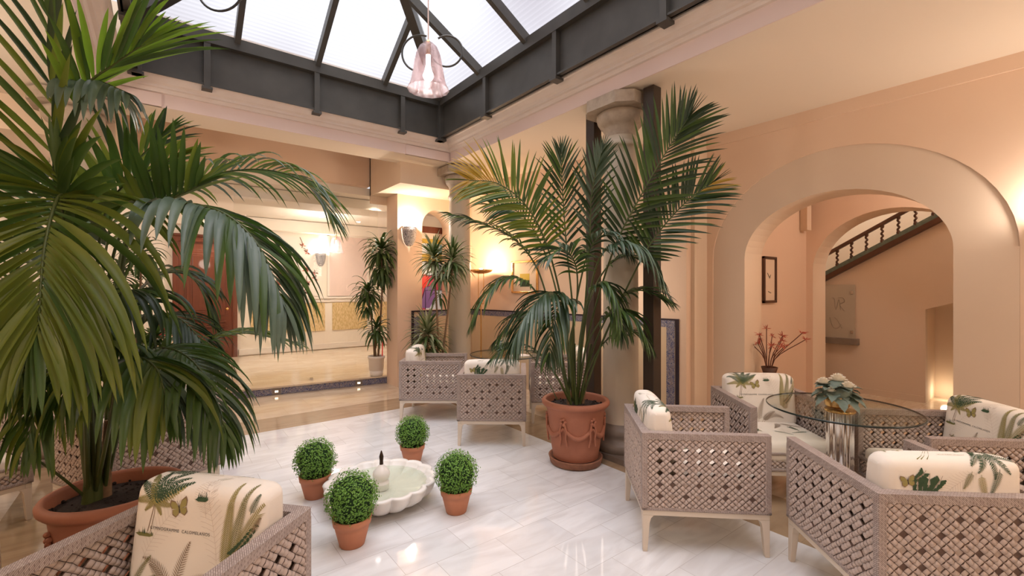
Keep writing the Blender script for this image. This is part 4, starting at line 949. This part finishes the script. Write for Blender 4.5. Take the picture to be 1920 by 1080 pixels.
def bush_mesh(seed, r=.148):
    rg = random.Random(seed); m = MB()
    for k in range(3400):
        z = rg.uniform(-.86, 1); a = rg.uniform(0, 2*PI); q = math.sqrt(1-z*z); d_ = Vector((q*math.cos(a), q*math.sin(a), z))
        rr = r*(1 + .10*noise.noise(d_*3+Vector((seed,0,0))) + .05*rg.gauss(0,1) - .16*rg.random()**2); c = d_*rr
        n_ = (d_ + Vector((rg.uniform(-1,1), rg.uniform(-1,1), rg.uniform(-.6,1)))*.7).normalized(); t1 = n_.cross(Vector((rg.random(), rg.random(), rg.random()))).normalized(); t2 = n_.cross(t1); s_ = rg.uniform(.0045,.0078)
        m.add([c-t1*s_, c-t2*s_*.75+n_*.001, c+t1*s_, c+t2*s_*.75+n_*.001], [(0,1,2,3)])
    return m
t0 = thing('potted_shrub', 'x', 'potted plant')
m = MB(); m.lathe([(.068,0),(.072,.004),(.096,.10),(.100,.125),(.108,.127),(.113,.165),(.108,.168),(.100,.165),(.096,.14)], n=40, caps=False); m.add([(.07*math.cos(2*PI*i/40), .07*math.sin(2*PI*i/40), .001) for i in range(40)], [tuple(range(40))]); m.build('pot', 'terra2', t0)
m = MB(); m.lathe([(.0001,.145),(.098,.145)], n=30, caps=False); m.build('soil', 'soil', t0)
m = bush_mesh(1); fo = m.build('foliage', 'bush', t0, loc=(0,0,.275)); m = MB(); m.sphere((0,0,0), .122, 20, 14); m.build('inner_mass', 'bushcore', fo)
for i, (x, y, s_, rz, lb) in enumerate(((.905,3.575,1.0,0,'round clipped shrub in terracotta pot left of the fountain, behind the other left one'), (.915,2.775,1.02,1.3,'round clipped shrub in terracotta pot nearest the camera, in front of the fountain'), (1.765,3.74,.97,2.6,'round clipped shrub in terracotta pot behind the fountain, farthest of the four'), (1.622,2.74,.98,4.1,'round clipped shrub in terracotta pot right of the fountain'))):
    c = t0 if i == 0 else copy_tree(t0); c.location = (x, y, 0); c.rotation_euler = (0,0,rz); c.scale = (s_,)*3; c['label'] = lb; c['group'] = 'clipped shrubs round the fountain'

# ------------------------------------------------------------ big terracotta pots
def big_pot(t, saucer=True):
    z0 = .06 if saucer else 0
    m = MB(); m.lathe([(.195,z0),(.20,z0+.015),(.215,z0+.10),(.235,z0+.25),(.25,z0+.38),(.255,z0+.42),(.262,z0+.43),(.262,z0+.445),(.285,z0+.455),(.298,z0+.47),(.300,z0+.49),(.290,z0+.505),(.268,z0+.508),(.262,z0+.49),(.255,z0+.44)], n=64, caps=False)
    m.add([(.2*math.cos(2*PI*i/40), .2*math.sin(2*PI*i/40), z0+.002) for i in range(40)], [tuple(range(40))]); p = m.build('pot', 'terra', t)
    def rad(z): return .20 + (z-z0)*.142
    for k in range(6):
        a0 = 2*PI*k/6 + .35; a1 = a0 + 2*PI/6; pts = []; rs = []
        for i in range(21):
            u = i/20; a = a0+(a1-a0)*u; z = z0+.30 - .085*math.sin(PI*u); pts.append(((rad(z)+.004)*math.cos(a), (rad(z)+.004)*math.sin(a), z)); rs.append(.008+.013*math.sin(PI*u) + .003*(i % 2))
        m = MB(); m.tube(pts, .01, 8, rs=rs)
        zc = z0+.355; c = Vector(((rad(zc)+.004)*math.cos(a0), (rad(zc)+.004)*math.sin(a0), zc)); tg = Vector((-math.sin(a0), math.cos(a0), 0))
        for q in range(5): g_ = 2*PI*q/5; cc = c + tg*.020*math.cos(g_) + Vector((0,0,1))*.024*math.sin(g_); m.sphere(tuple(cc), .014, 8, 6)
        for q in (-1, 1): m.tube([c + tg*.01*q, c + tg*.03*q - Vector((0,0,.07)), c + tg*.022*q - Vector((math.cos(a0)*.006, math.sin(a0)*.006, .14)), c + tg*.034*q - Vector((math.cos(a0)*.014, math.sin(a0)*.014, .21))], .009, 6)
        m.build('garland_relief', 'terra', p)
    if saucer: m = MB(); m.lathe([(.20,0),(.225,.01),(.235,.055),(.240,.065),(.225,.067),(.215,.05),(.0001,.045)], n=48); m.build('saucer', 'terradark', t)
    rg = random.Random(7); m = MB(); m.lathe([(.0001,z0+.455),(.15,z0+.45),(.258,z0+.44)], n=40, caps=False)
    for k in range(160):
        a = rg.uniform(0, 2*PI); q = .25*math.sqrt(rg.random()); s_ = rg.uniform(.004,.010); m.sphere((q*math.cos(a), q*math.sin(a), z0+.45), s_, 6, 4)
    m.build('soil', 'soil', t)
    return t
# ------------------------------------------------------------ palms
UP = Vector((0, 0, 1))
def add_leaf(mb, c, d, nrm, L_, w_, droop, mi, seg=8, fold=.22, curl=0):
    """one narrow folded blade, bending under its weight"""
    d = d.normalized(); p = c.copy(); st = L_/seg; rows = []; s_ = d.cross(nrm).normalized()
    for k in range(seg+1):
        t = k/seg; wv = w_*(.30 + .70*math.sin(min(1, t/.38)*PI/2))*(1-t**2.2)**.75 if t < 1 else 0
        s2 = d.cross(UP); s2 = (s_*.75 + (s2.normalized() if s2.length > .2 else s_)*(.25 if s_.dot(s2) >= 0 else -.25)).normalized()
        n2 = s2.cross(d).normalized()
        rows.append((p - n2*wv*fold, p + s2*wv/2 + n2*wv*fold*.4, p - s2*wv/2 + n2*wv*fold*.4))
        d = (d - UP*droop*(.25+t)/seg*1.6).normalized(); p = p + d*st
    vs = []; fs = []
    for r in rows: vs += list(r)
    for k in range(seg):
        a = 3*k; fs += [(a, a+1, a+4, a+3), (a+2, a, a+3, a+5)]
    mb.add(vs, fs, mi, True)
def frond(parent, ctrl, t0, L_, w_, n, keys, droop=1.0, theta=(62, 30), lift=(.15, .15), seed=0, r0=.011, sides=(1, 1), loc=None, tipc=0, nup=None):
    """ctrl: points measured (column,row,metres); keys: leaf materials"""
    rg = random.Random(seed); base = Vector(parent.location); pts = [at(*c) - base for c in ctrl]; path = spline(pts, 60); mb = MB()
    mb.tube(path, r0, 6, 0, rs=[r0*(1-.80*k/60) + .0008 for k in range(61)])
    mats = ['stem'] + list(keys) + ['frondtip']; nk = len(keys)
    for k in range(n):
        t = k/(n-1); q = t0 + (1-t0)*t; f_ = q*60; i = min(int(f_), 59); p = path[i].lerp(path[i+1], f_-i); tg = (path[min(i+1, 60)] - path[max(i-1, 0)]).normalized()
        ref = Vector(nup) if nup else UP
        sd = tg.cross(ref)
        if sd.length < .25: sd = tg.cross(Vector((FW.x, FW.y, 0)) * -1)
        sd.normalize(); nn = sd.cross(tg).normalized()
        env = (.55 + .45*math.sin(min(1, t/.35)*PI/2)) * (1 - .55*max(0, (t-.55)/.45)**1.5)
        th = R(theta[0] + (theta[1]-theta[0])*t)
        for si, sg in enumerate((1, -1)):
            if rg.random() > sides[si]: continue
            d = sd*sg*math.sin(th) + tg*math.cos(th) + nn*lift[si] + Vector((rg.gauss(0,.05), rg.gauss(0,.05), rg.gauss(0,.05)))
            ll = L_*env*rg.uniform(.88, 1.08); mi = 1 + (rg.randrange(nk))
            if tipc and t > 1-tipc and rg.random() < .6: mi = 1+nk
            add_leaf(mb, p, d, nn, ll, w_*rg.uniform(.85, 1.1)*(1-.35*t), droop*rg.uniform(.8, 1.25), mi)
    for k in (-1, 0, 1): 
        tg = (path[60]-path[57]).normalized(); add_leaf(mb, path[60], tg + path[0]*0 + Vector((k*.1, -k*.1, .05)), UP, L_*.45, w_*.6, droop*.6, 1)
    return mb.build('frond', mats, parent)

P = at(217, 945, 2.38)
lp = thing('potted_kentia_palm', 'huge kentia palm in a terracotta pot filling the left side of the picture', 'potted palm', (P.x, P.y, 0), 0, 'big kentia palms in terracotta pots')
big_pot(lp, False)
B = (178, 930, 2.36); B2 = (196, 925, 2.40); B3 = (165, 930, 2.33)
frond(lp, [B, (172, 700, 2.30), (150, 470, 2.10), (118, 366, 1.90), (86, 450, 1.72), (72, 610, 1.62)], .56, 0.72, 0.055, 27, ['frond1', 'frond2', 'frond2'], 1.5, (66, 22), (.25, .25), 1, .013)
frond(lp, [B2, (215, 700, 2.30), (235, 470, 2.2), (285, 388, 2.08), (400, 392, 1.98), (480, 455, 1.93), (528, 560, 1.90)], .50, 0.535, 0.055, 29, ['frond3', 'frond3', 'frond1'], 1.7, (62, 24), (.1, .1), 2, .012)
frond(lp, [B2, (205, 700, 2.45), (235, 450, 2.6), (330, 352, 2.7), (460, 318, 2.8), (560, 335, 2.85), (615, 395, 2.85)], .42, 0.514, 0.036, 37, ['frond1', 'frond3', 'frond2'], 1.0, (60, 26), (.2, .1), 3, .011)
frond(lp, [B, (190, 650, 2.3), (215, 470, 2.25), (262, 400, 2.2), (310, 378, 2.15), (370, 350, 2.1)], .62, 0.385, 0.047, 12, ['frond1', 'frond2'], .25, (50, 18), (.75, .5), 4, .010)
frond(lp, [B, (165, 640, 2.2), (135, 420, 2.08), (128, 260, 1.98), (160, 165, 1.92), (215, 120, 1.88), (265, 85, 1.86)], .60, .46, .034, 18, ['frond5', 'frond5', 'frond1'], .3, (36, 12), (.1, .15), 5, .011)
frond(lp, [B, (165, 640, 2.25), (128, 420, 2.12), (112, 240, 2.02), (120, 165, 1.98), (180, 152, 1.95), (235, 172, 1.93)], .70, 0.278, 0.047, 11, ['frond3'], 2.6, (70, 40), (0, 0), 6, .008, sides=(1, .6))
frond(lp, [B3, (150, 650, 2.2), (118, 500, 2.1), (104, 360, 2.02), (99, 200, 1.98), (97, 40, 1.96)], .42, 0.492, 0.052, 16, ['frond1', 'frond4', 'frond2'], .35, (48, 16), (.3, .3), 7, .012, nup=(-.61, -.79, .1))
frond(lp, [B3, (160, 650, 2.15), (140, 520, 2.05), (118, 400, 1.98), (108, 330, 1.95)], .60, 0.556, 0.055, 11, ['frond1', 'frond1', 'frond2'], .45, (68, 34), (.35, .35), 8, .011, nup=(-.61, -.79, .1))
frond(lp, [B2, (215, 790, 2.30), (245, 700, 2.25), (295, 655, 2.2), (350, 668, 2.15), (395, 725, 2.12), (420, 800, 2.1)], .42, 0.449, 0.047, 26, ['frond1', 'frond3', 'frond1'], 1.5, (62, 24), (.1, .1), 9, .009)
frond(lp, [B2, (235, 780, 2.45), (300, 690, 2.6), (380, 645, 2.7), (455, 625, 2.8), (540, 640, 2.9)], .40, 0.321, 0.028, 26, ['frond2', 'frond1'], .8, (55, 26), (.25, .1), 10, .008)
frond(lp, [B, (205, 800, 2.2), (225, 700, 2.1), (255, 670, 2.0), (292, 690, 1.94), (310, 740, 1.92)], .45, 0.471, 0.055, 16, ['frond1', 'frond3', 'frond2'], 2.4, (60, 24), (0, 0), 11, .009)
frond(lp, [B3, (140, 760, 2.45), (90, 650, 2.55), (20, 600, 2.6), (-60, 640, 2.7)], .40, 0.482, 0.047, 22, ['frond1', 'frond4'], 1.5, (62, 28), (.1, .1), 12, .010)
frond(lp, [B3, (140, 700, 2.35), (90, 540, 2.25), (20, 450, 2.2), (-70, 440, 2.15)], .42, 0.482, 0.047, 22, ['frond1', 'frond4', 'frond2'], 1.1, (62, 28), (.15, .15), 13, .010)
frond(lp, [B3, (145, 640, 2.5), (100, 440, 2.6), (40, 330, 2.65), (-30, 290, 2.7)], .45, 0.482, 0.047, 22, ['frond4', 'frond1'], .9, (60, 28), (.15, .15), 14, .010)
frond(lp, [B, (185, 640, 2.55), (200, 460, 2.65), (235, 330, 2.7), (300, 260, 2.7)], .50, 0.449, 0.047, 16, ['frond1', 'frond4', 'frond2'], .5, (52, 22), (.2, .2), 15, .010)
frond(lp, [B, (195, 740, 2.5), (230, 600, 2.65), (290, 520, 2.75), (360, 520, 2.85), (400, 590, 2.9)], .40, 0.407, 0.041, 22, ['frond4', 'frond1'], 1.4, (60, 28), (.1, .1), 16, .009)
frond(lp, [B3, (160, 780, 2.2), (150, 650, 2.05), (110, 590, 1.95), (60, 620, 1.88), (30, 700, 1.85)], .42, 0.449, 0.050, 19, ['frond1', 'frond2'], 1.9, (60, 26), (.05, .05), 17, .009)
frond(lp, [B2, (210, 760, 2.4), (240, 620, 2.4), (250, 560, 2.35), (230, 545, 2.2), (200, 600, 2.1)], .50, 0.428, 0.050, 17, ['frond1', 'frond2', 'frond4'], 2.0, (60, 30), (.05, .05), 18, .009)
frond(lp, [B, (180, 600, 2.3), (190, 430, 2.25), (230, 350, 2.2), (320, 300, 2.15)], .52, 0.385, 0.050, 12, ['frond2', 'frond1'], .4, (44, 20), (.3, .3), 19, .010)
m = MB()
frond(lp, [B3, (150, 800, 2.3), (128, 720, 2.15), (100, 700, 2.0), (70, 750, 1.92), (55, 820, 1.88)], .42, .36, .042, 16, ['frond1', 'frond2'], 1.8, (60, 26), (.05, .05), 60, .008)
frond(lp, [B, (190, 780, 2.25), (200, 680, 2.1), (185, 640, 1.98), (150, 660, 1.9), (125, 730, 1.86)], .46, .46, .044, 18, ['frond2', 'frond1', 'frond1'], 1.9, (60, 26), (.05, .05), 61, .009)
frond(lp, [B2, (225, 720, 2.5), (265, 610, 2.55), (320, 590, 2.55), (370, 630, 2.55), (400, 690, 2.55)], .42, .40, .038, 22, ['frond1', 'frond3', 'frond4'], 1.5, (60, 26), (.05, .05), 62, .009)
for k, (c, r_) in enumerate(((B, .026), (B2, .024), (B3, .022))): 
    q = at(*c) - Vector(lp.location); q.z = .43; m = MB(); m.tube([q, q + Vector((.005, 0, .14)), q + Vector((.01, .0, .42))], r_, 10, rs=[r_*1.35, r_, r_*.55]); m.build('stalk', ['stem', 'husk', 'stem'][k], lp)
m = MB(); m.tube(spline([at(168, 938, 2.34) - Vector(lp.location), at(95, 880, 2.2) - Vector(lp.location), at(-10, 812, 2.05) - Vector(lp.location)], 14), .007, 6, rs=[.008-.0003*k for k in range(15)]); m.build('bare_stalk', 'stem', lp)

P = at(1079, 800, 4.06)
rp = thing('potted_kentia_palm', 'kentia palm in a terracotta pot with garlands standing before the stone column', 'potted palm', (P.x, P.y, 0), 0, 'big kentia palms in terracotta pots')
big_pot(rp, True)
def rb(k): return (1068 + 7*k, 752, 4.06 + .02*((k % 3)-1))
RF = [
 ([rb(0), (1062, 620, 4.05), (1032, 480, 3.95), (990, 390, 3.85), (935, 345, 3.8), (880, 338, 3.78)], .44, .46, 0.034, 34, ['frond2', 'frond1', 'frond2'], .35, (66, 30), (.15, .15), None, .35),
 ([rb(2), (1105, 620, 4.0), (1150, 470, 3.85), (1200, 370, 3.75), (1255, 275, 3.7), (1290, 222, 3.65)], .42, .50, 0.036, 36, ['frond4', 'frond1', 'frond4'], .25, (58, 20), (.1, .1), None, 0),
 ([rb(3), (1130, 640, 3.95), (1185, 520, 3.8), (1228, 445, 3.75), (1285, 380, 3.7), (1332, 345, 3.65)], .48, .42, 0.034, 31, ['frond4', 'frond1'], .25, (62, 24), (.1, .1), None, .2),
 ([rb(0), (1045, 640, 4.1), (1010, 510, 4.05), (960, 445, 4.0), (900, 418, 3.95), (848, 402, 3.9)], .48, .30, 0.026, 29, ['frond4', 'frond1'], .9, (58, 28), (.1, .1), 1, 0),
 ([rb(0), (1040, 640, 4.0), (1005, 548, 3.9), (960, 520, 3.85), (915, 548, 3.8), (888, 600, 3.8)], .45, .36, 0.029, 27, ['frond4', 'frond1'], 1.3, (60, 28), (.1, .1), 1, 0),
 ([rb(1), (1065, 650, 3.9), (1058, 575, 3.75), (1030, 548, 3.6), (990, 585, 3.5), (962, 640, 3.45)], .48, .42, 0.039, 27, ['frond4', 'frond3', 'frond4'], 1.5, (62, 26), (.05, .05), 1, 0),
 ([rb(2), (1095, 620, 3.95), (1118, 500, 3.8), (1155, 456, 3.7), (1205, 466, 3.6), (1240, 520, 3.55)], .50, .34, 0.031, 29, ['frond3', 'frond3', 'frond4'], 1.6, (62, 26), (.05, .05), 1, 0),
 ([rb(3), (1110, 660, 4.05), (1150, 575, 3.95), (1195, 545, 3.9), (1245, 560, 3.85)], .42, .36, 0.029, 27, ['frond4', 'frond1'], .9, (60, 26), (.1, .1), 1, 0),
 ([rb(1), (1075, 600, 4.12), (1062, 460, 4.15), (1055, 360, 4.15), (1052, 290, 4.12)], .48, .38, 0.031, 20, ['frond4', 'frond1', 'frond3'], .3, (44, 16), (.1, .1), None, 0),
 ([rb(2), (1095, 600, 4.10), (1105, 460, 4.05), (1110, 360, 4.0), (1128, 285, 3.95)], .52, .34, 0.034, 18, ['frond3', 'frond4'], .3, (40, 16), (.1, .1), None, 0),
 ([rb(0), (1040, 700, 3.95), (1002, 655, 3.85), (960, 645, 3.78), (925, 672, 3.7)], .42, .24, 0.018, 22, ['frond4', 'frond1'], 1.0, (58, 28), (.1, .1), 1, 0),
 ([rb(2), (1088, 640, 3.9), (1102, 560, 3.75), (1128, 530, 3.68), (1155, 560, 3.62), (1165, 620, 3.6)], .48, .36, 0.036, 22, ['frond4', 'frond1'], 1.6, (60, 26), (.05, .05), 1, 0),
 ([rb(1), (1055, 600, 4.15), (1020, 470, 4.2), (975, 400, 4.2), (925, 385, 4.2)], .48, .34, 0.029, 25, ['frond1', 'frond4'], .7, (60, 28), (.15, .1), None, 0),
 ([rb(2), (1090, 620, 4.2), (1125, 520, 4.2), (1170, 480, 4.15), (1215, 500, 4.1), (1250, 550, 4.08)], .46, .34, 0.029, 25, ['frond4', 'frond1'], .9, (60, 28), (.1, .1), 1, 0),
 ([rb(1), (1072, 640, 3.95), (1082, 560, 3.85), (1080, 500, 3.75), (1060, 470, 3.68), (1030, 480, 3.62)], .55, .36, 0.034, 20, ['frond4', 'frond1', 'frond3'], 1.1, (60, 28), (.1, .1), 1, 0),
 ([rb(3), (1100, 700, 4.0), (1135, 640, 3.95), (1180, 620, 3.92), (1215, 650, 3.9)], .45, .24, 0.021, 20, ['frond4', 'frond1'], 1.0, (58, 28), (.1, .1), 1, 0)]
RF += [([rb(1), (1068, 650, 3.9), (1078, 592, 3.8), (1060, 562, 3.7), (1038, 600, 3.6), (1030, 660, 3.55)], .50, .40, .036, 20, ['frond4', 'frond3', 'frond1'], 1.6, (60, 26), (.05, .05), 1, 0),
 ([rb(2), (1100, 650, 3.95), (1138, 590, 3.8), (1180, 588, 3.7), (1215, 640, 3.65)], .46, .36, .032, 20, ['frond4', 'frond1'], 1.4, (60, 26), (.05, .05), 1, 0),
 ([rb(0), (1050, 660, 4.0), (1018, 600, 3.95), (975, 588, 3.9), (932, 635, 3.85)], .46, .34, .028, 20, ['frond4', 'frond1'], 1.3, (60, 26), (.05, .05), 1, 0),
 ([rb(1), (1074, 620, 4.05), (1090, 520, 3.95), (1110, 460, 3.85), (1140, 440, 3.78), (1175, 470, 3.72)], .50, .34, .030, 20, ['frond4', 'frond3'], 1.2, (60, 26), (.1, .1), 1, 0)]
for k, (c, t0_, L_, w_, n, keys, dr, th, li, nu, tc_) in enumerate(RF):
    frond(rp, c, t0_, L_, w_, n, keys, dr, th, li, 40+k, .0105, tipc=tc_, nup=(-.61, -.79, .35) if nu is None else None)
for k in range(7):
    c = rb(k*.55); q = at(*c) - Vector(rp.location); q.z = .50; q += Vector((.02*math.cos(k*2.4), .03*math.sin(k*2.4), 0)); dx_ = .02*(k-3); m = MB()
    m.tube([q, q + Vector((dx_*.5, -dx_*.4, .2)), q + Vector((dx_*1.4, -dx_*1.1, .55))], .012, 8, rs=[.016, .011, .007]); m.build('stalk', 'husk' if k in (1, 5) else 'stem', rp)
m = MB(); m.tube(spline([at(1045, 750, 3.9) - Vector(rp.location), at(1015, 690, 3.85) - Vector(rp.location), at(985, 655, 3.8) - Vector(rp.location)], 12), .004, 6); m.build('bare_stalk', 'stem', rp)

# ------------------------------------------------------------ other plants
def crown(parent, c, n, L_, w_, droop, keys, seed, elmin=-.3, elmax=1.3, name='leaf_crown'):
    rg = random.Random(seed); mb = MB(); c = Vector(c)
    for k in range(n):
        a = k*2.39996 + rg.uniform(-.2, .2); el = elmax - (elmax-elmin)*(k/(n-1))**.8; d = Vector((math.cos(a)*math.cos(el), math.sin(a)*math.cos(el), math.sin(el)))
        sd = d.cross(UP).normalized(); nn = sd.cross(d).normalized(); cc = c - UP*(.30*L_*(k/(n-1))) + d*.01
        add_leaf(mb, cc, d, nn, L_*rg.uniform(.75, 1.1), w_*rg.uniform(.85, 1.1), droop*rg.uniform(.8, 1.3), rg.randrange(len(keys)), 7, .12)
    return mb.build(name, keys, parent)
def cane(parent, pts, r, key='husk'): m = MB(); m.tube(spline(pts, 12), r, 8, rs=[r*(1.15-.3*k/12) for k in range(13)]); return m.build('cane', key, parent)
t = thing('potted_dracaena', 'tall dracaena with three leafy heads in a cream pot on the lobby step', 'potted plant', (2.77, 7.215, .126))
m = MB(); m.lathe([(.088,0),(.10,.01),(.108,.08),(.100,.085),(.112,.095),(.125,.28),(.134,.285),(.138,.32),(.128,.325),(.122,.30)], n=36, caps=False); m.build('pot', 'white', t)
m = MB(); m.lathe([(.0001,.30),(.122,.30)], n=24, caps=False); m.build('soil', 'soil', t)
r3 = lambda a, z, b=0: tuple(RT*a + FW*b)[:2] + (z,)
cane(t, [r3(.03,.3), r3(.08,.9,-.05), r3(.14,1.5,-.15), r3(.14,1.95,-.2)], .016); cane(t, [r3(-.03,.3), r3(-.05,.7,-.03), r3(-.08,1.12,-.08), r3(-.10,1.35,-.1)], .013); cane(t, [r3(-.01,.3), r3(-.02,.5), r3(-.03,.72)], .012)
crown(t, r3(.14,2.06,-.2), 74, .42, .062, 1.7, ['drac'], 1, -.5); crown(t, r3(.14,1.76,-.18), 44, .38, .06, 2.0, ['drac'], 2, -.6, .5)
crown(t, r3(-.10,1.40,-.1), 60, .37, .06, 1.8, ['drac'], 3, -.5); crown(t, r3(.02,.80,-.06), 50, .34, .055, 1.7, ['drac'], 4, -.5); crown(t, r3(-.12,1.15,-.08), 18, .26, .05, 2.0, ['drac'], 5, -.5, .3)
m = MB(); m.tube([r3(.10,.3,-.02), r3(.11,.62,-.02)], .010, 8); m.build('red_stake', 'sg_red', t)

t = thing('potted_variegated_dracaena', 'variegated dracaena with spiky pale heads between the back chair and the far column', 'potted plant', (3.02, 5.64, 0))
m = MB(); m.lathe([(.11,0),(.12,.01),(.15,.26),(.16,.265),(.16,.30),(.148,.30),(.145,.28)], n=32, caps=False); m.build('pot', 'terra2', t); m = MB(); m.lathe([(.0001,.275),(.147,.275)], n=24, caps=False); m.build('soil', 'soil', t)
cane(t, [r3(0,.27), r3(.02,.9), r3(.0,1.5,-.06), r3(-.02,1.9,-.1)], .014); cane(t, [r3(.04,.27), r3(.12,.9), r3(.20,1.5,-.08), r3(.24,1.85,-.12)], .014)
crown(t, r3(-.02,2.0,-.1), 84, .36, .040, .9, ['drac2', 'drac'], 6, -.4, 1.4); crown(t, r3(.24,1.98,-.12), 90, .38, .040, 1.1, ['drac2', 'drac'], 7, -.5, 1.4); crown(t, r3(.10,1.82,-.1), 50, .38, .040, 1.2, ['drac2', 'drac'], 17, -.6, .6); crown(t, r3(.05,1.5), 10, .30, .035, 2.0, ['drac'], 18, -.6, .2)
crown(t, r3(-.14,.96,.10), 110, .40, .042, .9, ['drac2', 'drac2', 'drac'], 8, -.4, 1.4); crown(t, r3(-.10,.78,.10), 60, .38, .040, 1.2, ['drac2', 'drac'], 9, -.4, .7)
cane(t, [r3(-.03,.27), r3(-.08,.5), r3(-.13,.80)], .013)

def stdplant(px, Z, label, heads, potr=.14):
    P = at(px, 800, Z); t = thing('potted_foliage_plant', label, 'potted plant', (P.x, P.y, 0))
    m = MB(); m.lathe([(potr*.72,0),(potr,.26),(potr*1.07,.265),(potr*1.07,.30),(potr*.97,.30),(potr*.95,.27)], n=30, caps=False); m.build('pot', 'terra2', t); m = MB(); m.lathe([(.0001,.27),(potr*.96,.27)], n=24, caps=False); m.build('soil', 'soil', t)
    for k, (a, z, n, L_, w_, dr) in enumerate(heads):
        cane(t, [r3(a*.1,.26), r3(a*.6,z*.55), r3(a,z-.02)], .012); crown(t, r3(a, z), n, L_, w_, dr, ['drac', 'frond1'], 20+k+int(px), -.5)
    return t
stdplant(255, 5.0, 'slim dracaena standing behind the left palm, left of the wooden door', [(.06,1.98,44,.34,.05,1.6), (-.16,1.75,36,.34,.05,1.7), (.0,1.5,20,.3,.05,1.8)])
stdplant(292, 5.75, 'low leafy pot plant with broad leaves left of the wooden door', [(-.1,.85,26,.26,.09,.6), (.12,.78,26,.24,.09,.7), (0,.95,22,.26,.09,.5)])
stdplant(30, 4.7, 'bushy pot plant at the left border behind the palm', [(-.1,1.35,40,.34,.06,1.0), (.15,1.2,36,.32,.06,1.0), (0,1.6,36,.34,.06,.9), (.05,.8,30,.3,.06,1.0)])

# red armchair in the lobby
P = at(338, 680, 8.25); t = thing('upholstered_armchair', 'cream and red upholstered armchair in front of the wooden door', 'armchair', (P.x, P.y, .10), math.atan2(RT.y, RT.x))
m = MB(); pr = spline([(-.30,.42,0),(-.36,.70,0),(-.37,.90,0),(-.30,.98,0)], 12); pts = [(p.x, p.y) for p in pr]; back = pts + [(x+.08, z-.01) for x, z in pts[::-1]]
vs = [(x, y, z) for y in (-.27, .27) for x, z in back]; n_b = len(back); m.add(vs, [tuple(range(n_b))[::-1], tuple(range(n_b, 2*n_b))] + [(i, (i+1)%n_b, n_b+(i+1)%n_b, n_b+i) for i in range(n_b)]); m.build('backrest', 'stripefab', t, bevel=.02)
m = MB(); m.box((-.285,-.22,.50),(-.255,.22,.88)); m.build('back_pad', 'redfab', t, bevel=.01)
m = MB(); m.box((-.30,-.29,.32),(.30,.29,.46)); m.build('seat', 'stripefab', t, bevel=.04)
for sy in (-1, 1):
    m = MB(); m.tube(spline([(-.30,sy*.28,.66),(0,sy*.30,.68),(.26,sy*.30,.62),(.28,sy*.30,.45)], 12), .022, 8); m.build('armrest', 'darkwood', t)
    for sx in (-1, 1): m = MB(); m.tube([(sx*.27,sy*.25,0),(sx*.26,sy*.25,.16),(sx*.25,sy*.24,.34)], .02, 8, rs=[.014,.018,.026]); m.build('leg', 'darkwood', t)

# floor vase with red flowers in the arch
t = thing('floor_vase', 'tall brown floor vase with dried red flowers by the left jamb of the big arch', 'vase', (5.40, 2.28, 0))
m = MB(); m.lathe([(.075,0),(.085,.02),(.06,.20),(.045,.42),(.06,.58),(.085,.665),(.078,.665),(.05,.56),(.035,.42)], n=28, caps=False); m.build('vase', 'darkwood', t)
rg = random.Random(11)
for k in range(13):
    a = 2*PI*k/13; ln_ = rg.uniform(.22,.48); sp_ = rg.uniform(.08,.30); tip = Vector((math.cos(a)*sp_, math.sin(a)*sp_, .66+ln_)); tip += RT*.06
    m = MB(); m.tube(spline([(.02*math.cos(a), .02*math.sin(a), .45), (math.cos(a)*.05, math.sin(a)*.05, .75), tip], 8), .005, 5); sm_ = m.build('twig', 'twig', t)
    m = MB()
    for j in range(11):
        d_ = Vector((rg.gauss(0,1), rg.gauss(0,1), rg.gauss(.6,.8))).normalized(); add_leaf(m, tip, d_, d_.cross(Vector((.3,.5,.8))).normalized(), rg.uniform(.04,.075), .012, .2, 0, 3)
    m.build('flower_head', 'redflower', sm_)
